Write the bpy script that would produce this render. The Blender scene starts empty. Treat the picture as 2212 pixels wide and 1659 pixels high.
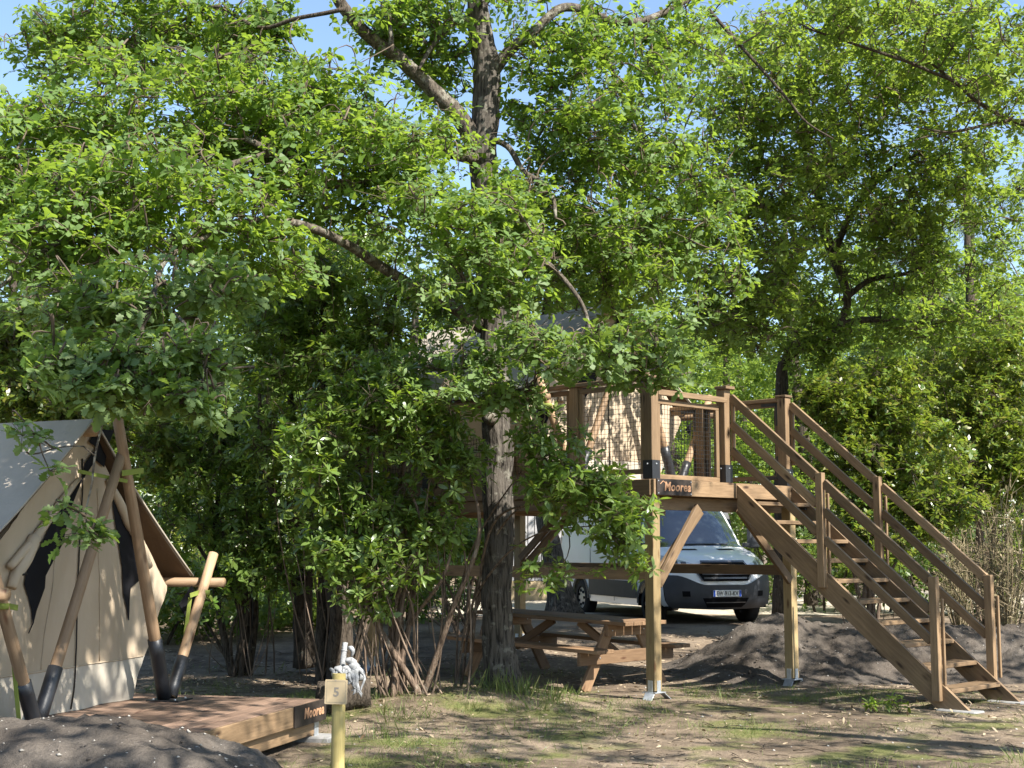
import bpy, math, random
import numpy as np
from mathutils import Vector, Matrix
from math import sin, cos, pi, radians, atan2, sqrt

random.seed(7)
RNG = np.random.default_rng(7)
sc = bpy.context.scene
COL = sc.collection

# ------------------------------------------------------------------ camera, sky, sun, exposure
F = 2970.0            # focal length in pixels of a 2212 px wide picture
EYE = 1.63
PITCH = math.atan((1180 - 829.5) / F)
cam_d = bpy.data.cameras.new('camera')
cam_d.sensor_width = 36.0
cam_d.lens = F / 2212 * 36.0
cam_d.clip_end = 2000
cam = bpy.data.objects.new('camera', cam_d)
COL.objects.link(cam)
cam.location = (0, 0, EYE)
cam.rotation_euler = (pi / 2 + PITCH, 0, 0)
sc.camera = cam

SUN_EL = radians(46)
SH = Vector((0.725, -0.69, 0)).normalized()
SUN = Vector((SH.x * cos(SUN_EL), SH.y * cos(SUN_EL), sin(SUN_EL)))
world = bpy.data.worlds.new('World')
sc.world = world
world.use_nodes = True
wn = world.node_tree
wn.nodes.clear()
sky = wn.nodes.new('ShaderNodeTexSky')
sky.sky_type = 'NISHITA'
sky.sun_disc = False
sky.sun_elevation = SUN_EL
sky.sun_rotation = atan2(SH.x, SH.y)
sky.air_density = 1.0
sky.dust_density = 0.45
sky.ozone_density = 1.5
bg = wn.nodes.new('ShaderNodeBackground')
bg.inputs['Strength'].default_value = 0.10
wo = wn.nodes.new('ShaderNodeOutputWorld')
wn.links.new(sky.outputs[0], bg.inputs[0])
wn.links.new(bg.outputs[0], wo.inputs[0])
sl = bpy.data.lights.new('sun', 'SUN')
sl.energy = 5.0
sl.angle = radians(0.53)
sl.color = (1.0, 0.95, 0.87)
so = bpy.data.objects.new('sun', sl)
COL.objects.link(so)
so.location = SUN * 60
so.rotation_euler = SUN.to_track_quat('Z', 'Y').to_euler()
sc.view_settings.view_transform = 'Standard'
sc.view_settings.look = 'None'
sc.view_settings.gamma = 1.0
sc.view_settings.use_curve_mapping = False
sc.view_settings.exposure = 1.44
cy = sc.cycles
cy.max_bounces = 9
cy.diffuse_bounces = 6
cy.glossy_bounces = 2
cy.transmission_bounces = 4
cy.transparent_max_bounces = 4
cy.caustics_reflective = False
cy.caustics_refractive = False
sc.render.filter_size = 1.15
cy.use_denoising = True
cy.denoiser = 'OPENIMAGEDENOISE'
cy.denoising_input_passes = 'RGB_ALBEDO_NORMAL'
cy.denoising_prefilter = 'ACCURATE'


# ------------------------------------------------------------------ helpers
def P(u, v, Y):
    """point of the place seen at pixel (u, v) of the 2212 px wide photograph, Y metres in front"""
    a = (u - 1106) / F
    b = (829.5 - v) / F
    d = (a, cos(PITCH) - b * sin(PITCH), sin(PITCH) + b * cos(PITCH))
    t = Y / d[1]
    return Vector((d[0] * t, Y, EYE + d[2] * t))


def PXM(Y):
    return F / Y


MW = {}


def link(name, me, mat=None, parent=None, W=None, kind=None):
    o = bpy.data.objects.new(name, me)
    COL.objects.link(o)
    W = W if W is not None else (MW[parent] if parent else Matrix())
    MW[o] = W.copy()
    if parent:
        o.parent = parent
        o.matrix_basis = MW[parent].inverted() @ W
    else:
        o.matrix_basis = W
    if mat is not None and me is not None and len(me.materials) == 0:
        me.materials.append(mat)
    if kind:
        o['kind'] = kind
    return o


def thing(name, label, cat, loc=(0, 0, 0), rotz=0.0, group=None):
    W = Matrix.Translation(Vector(loc)) @ Matrix.Rotation(rotz, 4, 'Z')
    o = link(name, None, W=W)
    o.empty_display_size = 0.2
    o['label'] = label
    o['category'] = cat
    if group:
        o['group'] = group
    return o


def tag(o, label, cat, group=None):
    o['label'] = label
    o['category'] = cat
    if group:
        o['group'] = group
    return o


def pymesh(name, v, f, mat=None, smooth=False):
    me = bpy.data.meshes.new(name)
    me.from_pydata([tuple(p) for p in v], [], f)
    if smooth:
        me.polygons.foreach_set('use_smooth', [True] * len(me.polygons))
    if mat is not None:
        me.materials.append(mat)
    return me


def npmesh(name, V, faces, mat=None, smooth=False, rnd=None):
    """V (n,3) array; faces (m,k) array of equal-sized faces"""
    me = bpy.data.meshes.new(name)
    V = np.ascontiguousarray(V, dtype=np.float32)
    m, k = faces.shape
    me.vertices.add(len(V))
    me.vertices.foreach_set('co', V.ravel())
    me.loops.add(m * k)
    me.loops.foreach_set('vertex_index', np.ascontiguousarray(faces, dtype=np.int32).ravel())
    me.polygons.add(m)
    me.polygons.foreach_set('loop_start', np.arange(0, m * k, k, dtype=np.int32))
    if smooth:
        me.polygons.foreach_set('use_smooth', np.ones(m, dtype=bool))
    if rnd is not None:
        at = me.attributes.new('rnd', 'FLOAT', 'FACE')
        at.data.foreach_set('value', np.ascontiguousarray(rnd, dtype=np.float32))
    me.update(calc_edges=True)
    if mat is not None:
        me.materials.append(mat)
    return me


def loc_np(parent, V):
    """world-space array -> parent's own space"""
    if parent is None:
        return V
    M = np.array(MW[parent].inverted())
    return V @ M[:3, :3].T + M[:3, 3]


class MB:
    """collects several shapes of one part into one mesh (world or local coordinates)"""
    def __init__(s):
        s.v = []
        s.f = []

    def add(s, v, f):
        n = len(s.v)
        s.v += [tuple(p) for p in v]
        s.f += [tuple(i + n for i in q) for q in f]
        return s

    def build(s, name, mat, parent=None, smooth=False, kind=None, local=False):
        v = np.array(s.v, dtype=float)
        if not local:
            v = loc_np(parent, v)
        me = pymesh(name, v, s.f, mat, smooth)
        return link(name, me, mat, parent, kind=kind)


def box_vf(dx, dy, dz, c=0.0):
    """box centred on the origin with chamfered edges"""
    hx, hy, hz = dx / 2, dy / 2, dz / 2
    if c <= 0:
        v = [(x, y, z) for x in (-hx, hx) for y in (-hy, hy) for z in (-hz, hz)]
        f = [(0, 1, 3, 2), (4, 6, 7, 5), (0, 4, 5, 1), (2, 3, 7, 6), (0, 2, 6, 4), (1, 5, 7, 3)]
        return v, f
    c = min(c, hx * .45, hy * .45, hz * .45)
    v = []
    idx = {}
    for sx in (-1, 1):
        for sy in (-1, 1):
            for sz in (-1, 1):
                for ax in range(3):
                    p = [sx * (hx - c), sy * (hy - c), sz * (hz - c)]
                    p[ax] += (sx, sy, sz)[ax] * c
                    idx[(sx, sy, sz, ax)] = len(v)
                    v.append(tuple(p))
    f = []
    for ax in range(3):
        o1, o2 = (ax + 1) % 3, (ax + 2) % 3
        for s in (-1, 1):
            q = []
            for (a, b) in ((-1, -1), (1, -1), (1, 1), (-1, 1)):
                k = [0, 0, 0]
                k[ax] = s
                k[o1] = a
                k[o2] = b
                q.append(idx[(k[0], k[1], k[2], ax)])
            f.append(tuple(q if s > 0 else q[::-1]))
    for ax in range(3):
        o1, o2 = (ax + 1) % 3, (ax + 2) % 3
        for a in (-1, 1):
            for b in (-1, 1):
                q = []
                for s, who in ((-1, o1), (1, o1), (1, o2), (-1, o2)):
                    k = [0, 0, 0]
                    k[ax] = s
                    k[o1] = a
                    k[o2] = b
                    q.append(idx[(k[0], k[1], k[2], who)])
                f.append(tuple(q if a * b > 0 else q[::-1]))
    for sx in (-1, 1):
        for sy in (-1, 1):
            for sz in (-1, 1):
                q = [idx[(sx, sy, sz, ax)] for ax in range(3)]
                f.append(tuple(q if sx * sy * sz > 0 else q[::-1]))
    return v, f


_boxcache = {}


def box(name, mat, parent, W, dx, dy, dz, c=0.004):
    """a chamfered box whose local X is its long axis (the grain follows local X)"""
    key = (mat.name, round(dx, 4), round(dy, 4), round(dz, 4), c)
    me = _boxcache.get(key)
    if me is None:
        v, f = box_vf(dx, dy, dz, c)
        me = pymesh(name, v, f, mat)
        _boxcache[key] = me
    return link(name, me, mat, parent, W=W)


def frame(p0, p1, up=Vector((0, 0, 1))):
    p0 = Vector(p0)
    p1 = Vector(p1)
    x = (p1 - p0).normalized()
    if abs(x.dot(up)) > 0.98:
        up = Vector((1, 0, 0))
    y = up.cross(x).normalized()
    z = x.cross(y)
    M = Matrix((x, y, z)).transposed().to_4x4()
    M.translation = (p0 + p1) / 2
    return M


def beam(name, mat, parent, p0, p1, wy, hz, up=Vector((0, 0, 1)), c=0.004):
    """a straight timber from p0 to p1 (world points): hz along UP, wy across"""
    L = (Vector(p1) - Vector(p0)).length
    return box(name, mat, parent, frame(p0, p1, up), L, wy, hz, c)


def catmull(pts, n):
    pts = [np.array(p, dtype=float) for p in pts]
    if len(pts) < 3:
        return [pts[0] + (pts[-1] - pts[0]) * t for t in np.linspace(0, 1, n)]
    q = [2 * pts[0] - pts[1]] + pts + [2 * pts[-1] - pts[-2]]
    out = []
    m = len(pts) - 1
    for k in range(n):
        t = k / (n - 1) * m
        i = min(int(t), m - 1)
        t -= i
        a, b, c, d = q[i], q[i + 1], q[i + 2], q[i + 3]
        out.append(.5 * ((2 * b) + (-a + c) * t + (2 * a - 5 * b + 4 * c - d) * t * t + (-a + 3 * b - 3 * c + d) * t ** 3))
    return out


def tube_vf(pts, rads, sides=8, cap=True):
    """pts (n,3), rads (n,) or (n,sides)"""
    pts = np.array(pts, dtype=float)
    n = len(pts)
    rads = np.array(rads, dtype=float)
    if rads.ndim == 1:
        rads = np.repeat(rads[:, None], sides, 1)
    T = np.gradient(pts, axis=0)
    T /= np.linalg.norm(T, axis=1)[:, None] + 1e-9
    ref = np.array((0, 0, 1.)) if abs(T[0][2]) < .9 else np.array((1., 0, 0))
    N = np.cross(T[0], ref)
    N /= np.linalg.norm(N)
    ang = np.arange(sides) / sides * 2 * pi
    V = np.zeros((n, sides, 3))
    for i in range(n):
        N = N - T[i] * N.dot(T[i])
        N /= np.linalg.norm(N)
        B = np.cross(T[i], N)
        V[i] = pts[i] + rads[i][:, None] * (np.cos(ang)[:, None] * N + np.sin(ang)[:, None] * B)
    V = V.reshape(-1, 3)
    f = []
    for i in range(n - 1):
        for j in range(sides):
            k = (j + 1) % sides
            f.append((i * sides + j, i * sides + k, (i + 1) * sides + k, (i + 1) * sides + j))
    if cap:
        f.append(tuple(range(sides))[::-1])
        f.append(tuple((n - 1) * sides + j for j in range(sides)))
    return V, f


def tube(name, mat, parent, pts, rads, sides=10, n=None, cap=True, smooth=True, local=False, kind=None):
    if n:
        rr = np.interp(np.linspace(0, 1, n), np.linspace(0, 1, len(pts)), rads)
        pts = catmull(pts, n)
        rads = rr
    V, f = tube_vf(pts, rads, sides, cap)
    mb = MB()
    mb.add(V, f)
    return mb.build(name, mat, parent, smooth, kind, local)


def pole(name, mat, parent, p0, p1, r0, r1, sides=14):
    """a straight round pole whose local X is its axis"""
    p0 = Vector(p0)
    p1 = Vector(p1)
    L = (p1 - p0).length
    n = 5
    V, f = tube_vf([(-L / 2 + L * t, 0, 0) for t in np.linspace(0, 1, n)], np.linspace(r0, r1, n), sides)
    return link(name, pymesh(name, V, f, mat, True), mat, parent, W=frame(p0, p1))


# ------------------------------------------------------------------ numpy value noise
def _hash(ix, iy, iz, seed):
    h = (ix.astype(np.int64) * 374761393 + iy.astype(np.int64) * 668265263 + iz.astype(np.int64) * 2147483647 + seed * 974634) & 0x7fffffff
    h = ((h ^ (h >> 13)) * 1274126177) & 0x7fffffff
    return ((h ^ (h >> 16)) & 0xffff) / 65535.0


def vnoise(x, y, z=0.0, seed=0):
    x, y, z = np.broadcast_arrays(np.asarray(x, float), np.asarray(y, float), np.asarray(z, float))
    ix, iy, iz = np.floor(x), np.floor(y), np.floor(z)
    fx, fy, fz = x - ix, y - iy, z - iz
    fx, fy, fz = (t * t * (3 - 2 * t) for t in (fx, fy, fz))
    r = 0
    for a in (0, 1):
        for b in (0, 1):
            for c in (0, 1):
                w = (fx if a else 1 - fx) * (fy if b else 1 - fy) * (fz if c else 1 - fz)
                r = r + w * _hash(ix + a, iy + b, iz + c, seed)
    return r


def fbm(x, y, z=0.0, seed=0, o=4):
    r, a, s = 0, .5, 1.0
    for k in range(o):
        r = r + a * (vnoise(np.asarray(x) * s, np.asarray(y) * s, np.asarray(z) * s, seed + k) - .5)
        a *= .5
        s *= 2.03
    return r


# ------------------------------------------------------------------ materials
class NT:
    def __init__(s, name):
        s.m = bpy.data.materials.new(name)
        s.m.use_nodes = True
        s.t = s.m.node_tree
        s.t.nodes.clear()
        s.out = s.n('ShaderNodeOutputMaterial')

    def n(s, typ, **kw):
        nd = s.t.nodes.new(typ)
        for k, v in kw.items():
            setattr(nd, k, v)
        return nd

    def l(s, a, b):
        s.t.links.new(a, b)

    def val(s, nd, name, v):
        nd.inputs[name].default_value = v

    def noise(s, vec, scale, detail=4, rough=.55):
        nd = s.n('ShaderNodeTexNoise')
        s.val(nd, 'Scale', scale)
        s.val(nd, 'Detail', detail)
        s.val(nd, 'Roughness', rough)
        if vec is not None:
            s.l(vec, nd.inputs['Vector'])
        return nd.outputs['Fac']

    def ramp(s, fac, stops):
        nd = s.n('ShaderNodeValToRGB')
        cr = nd.color_ramp
        while len(cr.elements) < len(stops):
            cr.elements.new(.5)
        for e, (p, c) in zip(cr.elements, stops):
            e.position = p
            e.color = (*c, 1) if len(c) == 3 else c
        s.l(fac, nd.inputs[0])
        return nd.outputs[0]

    def mix(s, fac, a, b, mode='MIX'):
        nd = s.n('ShaderNodeMixRGB', blend_type=mode)
        for inp, v in zip(nd.inputs, (fac, a, b)):
            if hasattr(v, 'is_output'):
                s.l(v, inp)
            elif isinstance(v, tuple):
                inp.default_value = (*v, 1)
            else:
                inp.default_value = v
        return nd.outputs[0]

    def math(s, op, a, b=0.0, clamp=False):
        nd = s.n('ShaderNodeMath', operation=op, use_clamp=clamp)
        for inp, v in zip(nd.inputs, (a, b)):
            if hasattr(v, 'is_output'):
                s.l(v, inp)
            else:
                inp.default_value = v
        return nd.outputs[0]

    def coords(s, scale=(1, 1, 1), kind='Object', rnd=False):
        tc = s.n('ShaderNodeTexCoord')
        mp = s.n('ShaderNodeMapping')
        s.val(mp, 'Scale', scale)
        s.l(tc.outputs[kind], mp.inputs['Vector'])
        if rnd:
            oi = s.n('ShaderNodeObjectInfo')
            c = s.n('ShaderNodeCombineXYZ')
            k = s.math('MULTIPLY', oi.outputs['Random'], 37.0)
            for i in range(3):
                s.l(k, c.inputs[i])
            s.l(c.outputs[0], mp.inputs['Location'])
        return mp.outputs[0]

    def bump(s, h, strength=.4, dist=.01):
        nd = s.n('ShaderNodeBump')
        s.val(nd, 'Strength', strength)
        s.val(nd, 'Distance', dist)
        s.l(h, nd.inputs['Height'])
        return nd.outputs[0]

    def done(s, col, rough=.6, normal=None, spec=.4, metal=0.0, sheen=None, coat=None):
        b = s.n('ShaderNodeBsdfPrincipled')
        for name, v in (('Base Color', col), ('Roughness', rough), ('Specular IOR Level', spec), ('Metallic', metal)):
            if hasattr(v, 'is_output'):
                s.l(v, b.inputs[name])
            elif isinstance(v, tuple):
                b.inputs[name].default_value = (*v, 1)
            else:
                b.inputs[name].default_value = v
        if coat:
            b.inputs['Coat Weight'].default_value = coat
            b.inputs['Coat Roughness'].default_value = .05
        if normal is not None:
            s.l(normal, b.inputs['Normal'])
        s.l(b.outputs[0], s.out.inputs[0])
        return s.m


def wood_mat(name, dark, light, knot, rough=.62, stain=.5):
    t = NT(name)
    g = t.coords((1.2, 16, 16), rnd=True)
    grain = t.noise(g, 3.2, 6, .65)
    big = t.noise(t.coords((.9, 2.5, 2.5), rnd=True), 1.6, 3)
    col = t.ramp(grain, [(.25, dark), (.7, light)])
    oi = t.n('ShaderNodeObjectInfo')
    hv = t.n('ShaderNodeHueSaturation')
    t.l(t.math('ADD', t.math('MULTIPLY', oi.outputs['Random'], .62), .68), hv.inputs['Value'])
    t.l(col, hv.inputs['Color'])
    col = t.mix(t.ramp(big, [(.35, (0, 0, 0)), (.75, (stain, stain, stain))]), hv.outputs[0], tuple(c * .55 for c in dark))
    vo = t.n('ShaderNodeTexVoronoi')
    t.val(vo, 'Scale', 1.0)
    t.l(t.coords((2.6, 9, 9), rnd=True), vo.inputs['Vector'])
    kf = t.ramp(vo.outputs['Distance'], [(.07, (1, 1, 1)), (.20, (0, 0, 0))])
    col = t.mix(kf, col, knot)
    fine = t.noise(t.coords((3, 80, 80), rnd=True), 2.5, 3)
    return t.done(col, rough, t.bump(fine, .35, .004), .3)


def plain(name, col, rough=.5, spec=.4, metal=0.0, var=.15, scale=6, bump=0.0, coat=None):
    t = NT(name)
    n = t.noise(t.coords(), scale, 5)
    lo = tuple(c * (1 - var) for c in col)
    hi = tuple(min(1, c * (1 + var)) for c in col)
    c = t.ramp(n, [(.3, lo), (.7, hi)])
    nm = t.bump(t.noise(t.coords(), scale * 12, 3), bump, .004) if bump else None
    return t.done(c, rough, nm, spec, metal, coat=coat)


M = {}
M['brown'] = wood_mat('brown_timber', (.14, .09, .05), (.28, .188, .107), (.042, .024, .014))
M['post'] = wood_mat('yellow_timber', (.26, .185, .088), (.42, .315, .165), (.12, .065, .03), stain=.35)
M['deck'] = wood_mat('deck_timber', (.15, .095, .066), (.26, .175, .125), (.06, .03, .02))
M['pole'] = wood_mat('pole_timber', (.27, .17, .095), (.40, .275, .17), (.12, .055, .03))
M['table'] = wood_mat('table_timber', (.15, .088, .048), (.29, .185, .105), (.07, .03, .015))
M['signwood'] = wood_mat('sign_post_timber', (.36, .285, .095), (.50, .405, .17), (.25, .16, .06), stain=.35)
M['black'] = plain('black_steel', (.018, .019, .022), .42, .5, var=.3)
M['steel'] = plain('galvanised_steel', (.50, .53, .56), .42, .5, .7, var=.15, scale=20)
M['concrete'] = plain('concrete', (.24, .235, .225), .9, .2, var=.25, scale=14, bump=.5)
M['net'] = plain('net_cord', (.02, .02, .02), .7, .2)
M['strap'] = plain('green_webbing', (.20, .24, .05), .7, .2)
M['charred'] = plain('dark_stained_board', (.030, .023, .019), .6, .3, var=.5, scale=9, bump=.3)
M['letter'] = plain('carved_lettering', (.42, .235, .135), .7, .2)
M['plate5'] = plain('tan_sign_plate', (.40, .315, .195), .5, .3, var=.05)
M['ink'] = plain('grey_brown_ink', (.20, .18, .15), .6, .2)
M['white_rag'] = plain('grey_white_rag', (.27, .275, .28), .95, .05, var=.45, scale=26, bump=.6)
M['stone'] = plain('pale_stone', (.33, .31, .275), .9, .2, var=.35, scale=20, bump=.4)
M['rock'] = plain('brown_rock', (.20, .15, .10), .9, .2, var=.45, scale=9, bump=.8)


def canvas_mat(name, col, dark, trans=.25):
    t = NT(name)
    a = t.noise(t.coords(), 1.6, 5)
    b = t.noise(t.coords((1, 1, .25)), 5.0, 4)
    c = t.ramp(t.math('ADD', t.math('MULTIPLY', a, .6), t.math('MULTIPLY', b, .4)), [(.35, dark), (.62, col)])
    nm = t.bump(t.noise(t.coords((1, 1, .4)), 4.0, 4), .55, .05)
    d = t.n('ShaderNodeBsdfDiffuse')
    tr = t.n('ShaderNodeBsdfTranslucent')
    t.l(c, d.inputs[0])
    t.l(c, tr.inputs[0])
    t.l(nm, d.inputs['Normal'])
    mx = t.n('ShaderNodeMixShader')
    mx.inputs[0].default_value = trans
    t.l(d.outputs[0], mx.inputs[1])
    t.l(tr.outputs[0], mx.inputs[2])
    t.l(mx.outputs[0], t.out.inputs[0])
    return t.m


M['canvas'] = canvas_mat('cream_canvas', (.53, .43, .315), (.45, .36, .255), .12)
M['skirt'] = canvas_mat('pale_skirt_canvas', (.56, .51, .425), (.47, .42, .34), .12)
M['fly'] = canvas_mat('grey_fly_canvas', (.45, .395, .325), (.38, .335, .275), .10)
M['flylining'] = canvas_mat('brown_fly_lining', (.125, .088, .062), (.10, .07, .048), .06)
M['mesh'] = plain('black_window_mesh', (.010, .010, .012), .7, .12, var=.2)
M['cord'] = plain('dark_cord', (.03, .025, .02), .7, .2)


def leaf_mat(name, cols, back, trans_col, trans=.36, rough=.42, spec=.45):
    t = NT(name)
    at = t.n('ShaderNodeAttribute', attribute_name='rnd')
    oi = t.n('ShaderNodeObjectInfo')
    f = t.math('FRACT', t.math('ADD', at.outputs['Fac'], oi.outputs['Random']))
    col = t.ramp(f, [(i / (len(cols) - 1), c) for i, c in enumerate(cols)])
    ge = t.n('ShaderNodeNewGeometry')
    col2 = t.mix(ge.outputs['Backfacing'], col, t.mix(.7, col, back))
    b = t.n('ShaderNodeBsdfPrincipled')
    t.l(col2, b.inputs['Base Color'])
    b.inputs['Roughness'].default_value = rough
    b.inputs['Specular IOR Level'].default_value = spec
    tr = t.n('ShaderNodeBsdfTranslucent')
    t.l(t.mix(.75, col, trans_col), tr.inputs[0])
    mx = t.n('ShaderNodeMixShader')
    mx.inputs[0].default_value = trans
    t.l(b.outputs[0], mx.inputs[1])
    t.l(tr.outputs[0], mx.inputs[2])
    t.l(mx.outputs[0], t.out.inputs[0])
    return t.m


M['oak'] = leaf_mat('oak_leaf', [(0.080, 0.155, 0.027), (0.113, 0.202, 0.033), (0.149, 0.240, 0.037), (0.091, 0.170, 0.035)],
                    (0.139, 0.213, 0.077), (0.384, 0.532, 0.050), .48, .5, .3)
M['oakshade'] = leaf_mat('shade_toned_oak_leaf', [(0.083, 0.154, 0.040), (0.102, 0.182, 0.045), (0.127, 0.211, 0.050), (0.089, 0.166, 0.048)],
                        (0.165, 0.228, 0.094), (0.382, 0.524, 0.062), .42, .5, .3)  # oak leaf copy, bluish shade of the low boughs put into its colour
M['oakfar'] = leaf_mat('far_oak_leaf', [(0.082, 0.152, 0.027), (0.118, 0.198, 0.033), (0.154, 0.230, 0.037), (0.185, 0.240, 0.040)],
                       (0.143, 0.209, 0.077), (0.390, 0.522, 0.050), .48, .5, .3)
M['arb'] = leaf_mat('strawberry_tree_leaf', [(0.073, 0.150, 0.027), (0.102, 0.198, 0.033), (0.151, 0.238, 0.037), (0.085, 0.168, 0.033), (0.241, 0.232, 0.037)],
                    (0.144, 0.209, 0.060), (0.385, 0.533, 0.050), .42, .30, .55)
M['arbfar'] = leaf_mat('yellow_green_shrub_leaf', [(0.074, 0.141, 0.025), (0.112, 0.188, 0.030), (0.158, 0.209, 0.031), (0.224, 0.209, 0.037), (0.084, 0.146, 0.025)],
                       (0.122, 0.178, 0.051), (0.336, 0.439, 0.037), .42, .34, .5)
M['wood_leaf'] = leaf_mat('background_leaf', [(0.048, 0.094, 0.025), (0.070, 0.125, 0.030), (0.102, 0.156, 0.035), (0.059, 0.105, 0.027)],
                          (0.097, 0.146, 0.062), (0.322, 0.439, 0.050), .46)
M['pine'] = leaf_mat('pine_needle', [(.09, .13, .06), (.12, .16, .075), (.14, .17, .08)], (.12, .16, .08), (.16, .22, .06), .2, .6, .3)
M['dry'] = leaf_mat('dry_twig', [(.26, .21, .13), (.33, .27, .17), (.20, .16, .10), (.22, .22, .10)], (.28, .23, .15), (.3, .25, .14), .15, .8, .1)
M['litter'] = leaf_mat('dry_leaf_litter', [(.11, .072, .04), (.18, .12, .07), (.27, .20, .125), (.15, .10, .058)], (.4, .32, .22), (.35, .24, .1), .12, .7, .25)
M['grass'] = leaf_mat('grass_blade', [(.07, .13, .028), (.11, .16, .035), (.24, .23, .09), (.09, .14, .03)], (.12, .16, .05), (.24, .32, .05), .35, .55, .3)


def bark_mat(name, dark, mid, lichen, lam, vscale=1.0):
    t = NT(name)
    r = t.noise(t.coords((17, 17, 1.9 * vscale)), 2.3, 6, .62)
    cr = t.ramp(r, [(.34, dark), (.56, mid)])
    lf = t.noise(t.coords(), 7.5, 5, .65)
    col = t.mix(t.ramp(lf, [(.52 - lam, (0, 0, 0)), (.60 - lam * .6, (.85, .85, .85))]), cr, lichen)
    r2 = t.noise(t.coords((40, 40, 12)), 2, 4)
    h = t.math('ADD', r, t.math('MULTIPLY', r2, .35))
    return t.done(col, .9, t.bump(h, .9, .03), .15)


M['bark'] = bark_mat('oak_bark', (.018, .0155, .013), (.108, .094, .078), (.19, .178, .145), -.05)
M['limb'] = bark_mat('lichened_limb_bark', (.03, .025, .02), (.12, .10, .078), (.25, .235, .19), -.01, 2.2)
M['dbark'] = bark_mat('dark_bark', (.022, .018, .014), (.085, .068, .052), (.15, .14, .11), -.10, 2.0)
M['stem'] = bark_mat('shrub_stem_bark', (.055, .038, .028), (.20, .145, .105), (.26, .22, .17), -.06, 1.0)
M['palestem'] = plain('pale_thin_stem', (.17, .125, .092), .85, .2, var=.45, scale=4)
M['twig'] = plain('twig_bark', (.105, .082, .06), .9, .15, var=.45, scale=5)


def ground_mat(name):
    t = NT(name)
    co = t.coords()
    a = t.noise(co, .55, 5, .6)
    b = t.noise(co, 3.3, 6, .65)
    c = t.noise(co, 26, 5, .7)
    soil = t.ramp(b, [(.30, (.045, .035, .026)), (.52, (.115, .086, .061)), (.72, (.235, .178, .125))])
    sand = t.ramp(c, [(.3, (.15, .115, .082)), (.7, (.36, .28, .20))])
    col = t.mix(t.ramp(a, [(.42, (.12, .12, .12)), (.60, (.85, .85, .85))]), soil, sand)
    g = t.noise(co, 1.15, 5, .6)
    gf = t.ramp(g, [(.50, (0, 0, 0)), (.62, (.8, .8, .8))])
    sx = t.n('ShaderNodeSeparateXYZ')
    t.l(co, sx.inputs[0])
    near = t.math('LESS_THAN', sx.outputs[1], 16.0)
    grs = t.ramp(c, [(.3, (.065, .085, .022)), (.55, (.135, .145, .045)), (.75, (.27, .235, .10))])
    col = t.mix(t.math('MULTIPLY', gf, near), col, grs)
    # the pale sand track that runs behind the clearing
    tr = t.math('SUBTRACT', sx.outputs[1], t.math('MULTIPLY', t.noise(co, .35, 3), 3.0))
    tf = t.math('MULTIPLY', t.math('MULTIPLY', t.math('GREATER_THAN', sx.outputs[0], -1.5), t.math('GREATER_THAN', tr, 24.8)), t.math('LESS_THAN', tr, 36.0))
    col = t.mix(t.math('MULTIPLY', tf, .85), col, t.ramp(c, [(.3, (.40, .35, .27)), (.7, (.56, .50, .40))]))
    h = t.math('ADD', t.math('MULTIPLY', b, .5), t.math('MULTIPLY', c, .5))
    return t.done(col, .95, t.bump(h, .9, .05), .12)


M['ground'] = ground_mat('sandy_soil')


def mound_mat():
    t = NT('dark_heaped_soil')
    co = t.coords()
    b = t.noise(co, 3.2, 6, .7)
    c = t.noise(co, 30, 5, .75)
    d = t.noise(co, 1.1, 3)
    col = t.ramp(b, [(.3, (.05, .042, .035)), (.62, (.112, .093, .076))])
    col = t.mix(t.ramp(d, [(.45, (0, 0, 0)), (.65, (.7, .7, .7))]), col, t.ramp(c, [(.3, (.08, .07, .06)), (.7, (.18, .155, .13))]))
    col = t.mix(t.ramp(c, [(.66, (0, 0, 0)), (.70, (.9, .9, .9))]), col, (.42, .38, .33))
    return t.done(col, .95, t.bump(t.math('ADD', b, t.math('MULTIPLY', c, .6)), .9, .05), .12)


M['mound'] = mound_mat()


# ------------------------------------------------------------------ text as mesh
def text_mesh(txt, size, mat, extrude=.002, shear=0.0, bold=0.0, spacing=1.0):
    cu = bpy.data.curves.new('text', 'FONT')
    cu.body = txt
    cu.size = size
    cu.extrude = extrude
    cu.shear = shear
    cu.offset = bold
    cu.space_character = spacing
    cu.align_x = 'CENTER'
    cu.align_y = 'CENTER'
    cu.resolution_u = 3
    o = bpy.data.objects.new('text', cu)
    COL.objects.link(o)
    dg = bpy.context.evaluated_depsgraph_get()
    dg.update()
    me = bpy.data.meshes.new_from_object(o.evaluated_get(dg))
    bpy.data.objects.remove(o)
    me.materials.clear()
    me.materials.append(mat)
    return me


# ------------------------------------------------------------------ ground
def smooth(t):
    t = np.clip(t, 0, 1)
    return t * t * (3 - 2 * t)


def gz(x, y):
    x = np.asarray(x, float)
    y = np.asarray(y, float)
    z = .33 * smooth((y - 16.5) / 7.0) + .10 * smooth((y - 24) / 8.0)
    z = z + .17 * np.exp(-(((x + .55) / 1.25) ** 2 + ((y - 14.55) / .75) ** 2))
    z = z + .10 * fbm(x * .35, y * .35, 0, 5, 3) * smooth((np.abs(x) + y - 9) / 4)
    z = z + .035 * fbm(x * 2.1, y * 2.1, 0, 9, 4)
    return z


def gzf(x, y):
    return float(gz(np.array([x]), np.array([y]))[0])


def G(x, y, dz=0.0):
    return Vector((x, y, gzf(x, y) + dz))


def grow(a, b, step, far):
    c = list(np.arange(a, b + 1e-6, step))
    lo, hi, s = [], [], step
    x = a
    while x > -far:
        s *= 1.28
        x -= s
        lo.append(x)
    s = step
    x = b
    while x < far:
        s *= 1.28
        x += s
        hi.append(x)
    return np.array(lo[::-1] + c + hi)


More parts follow.
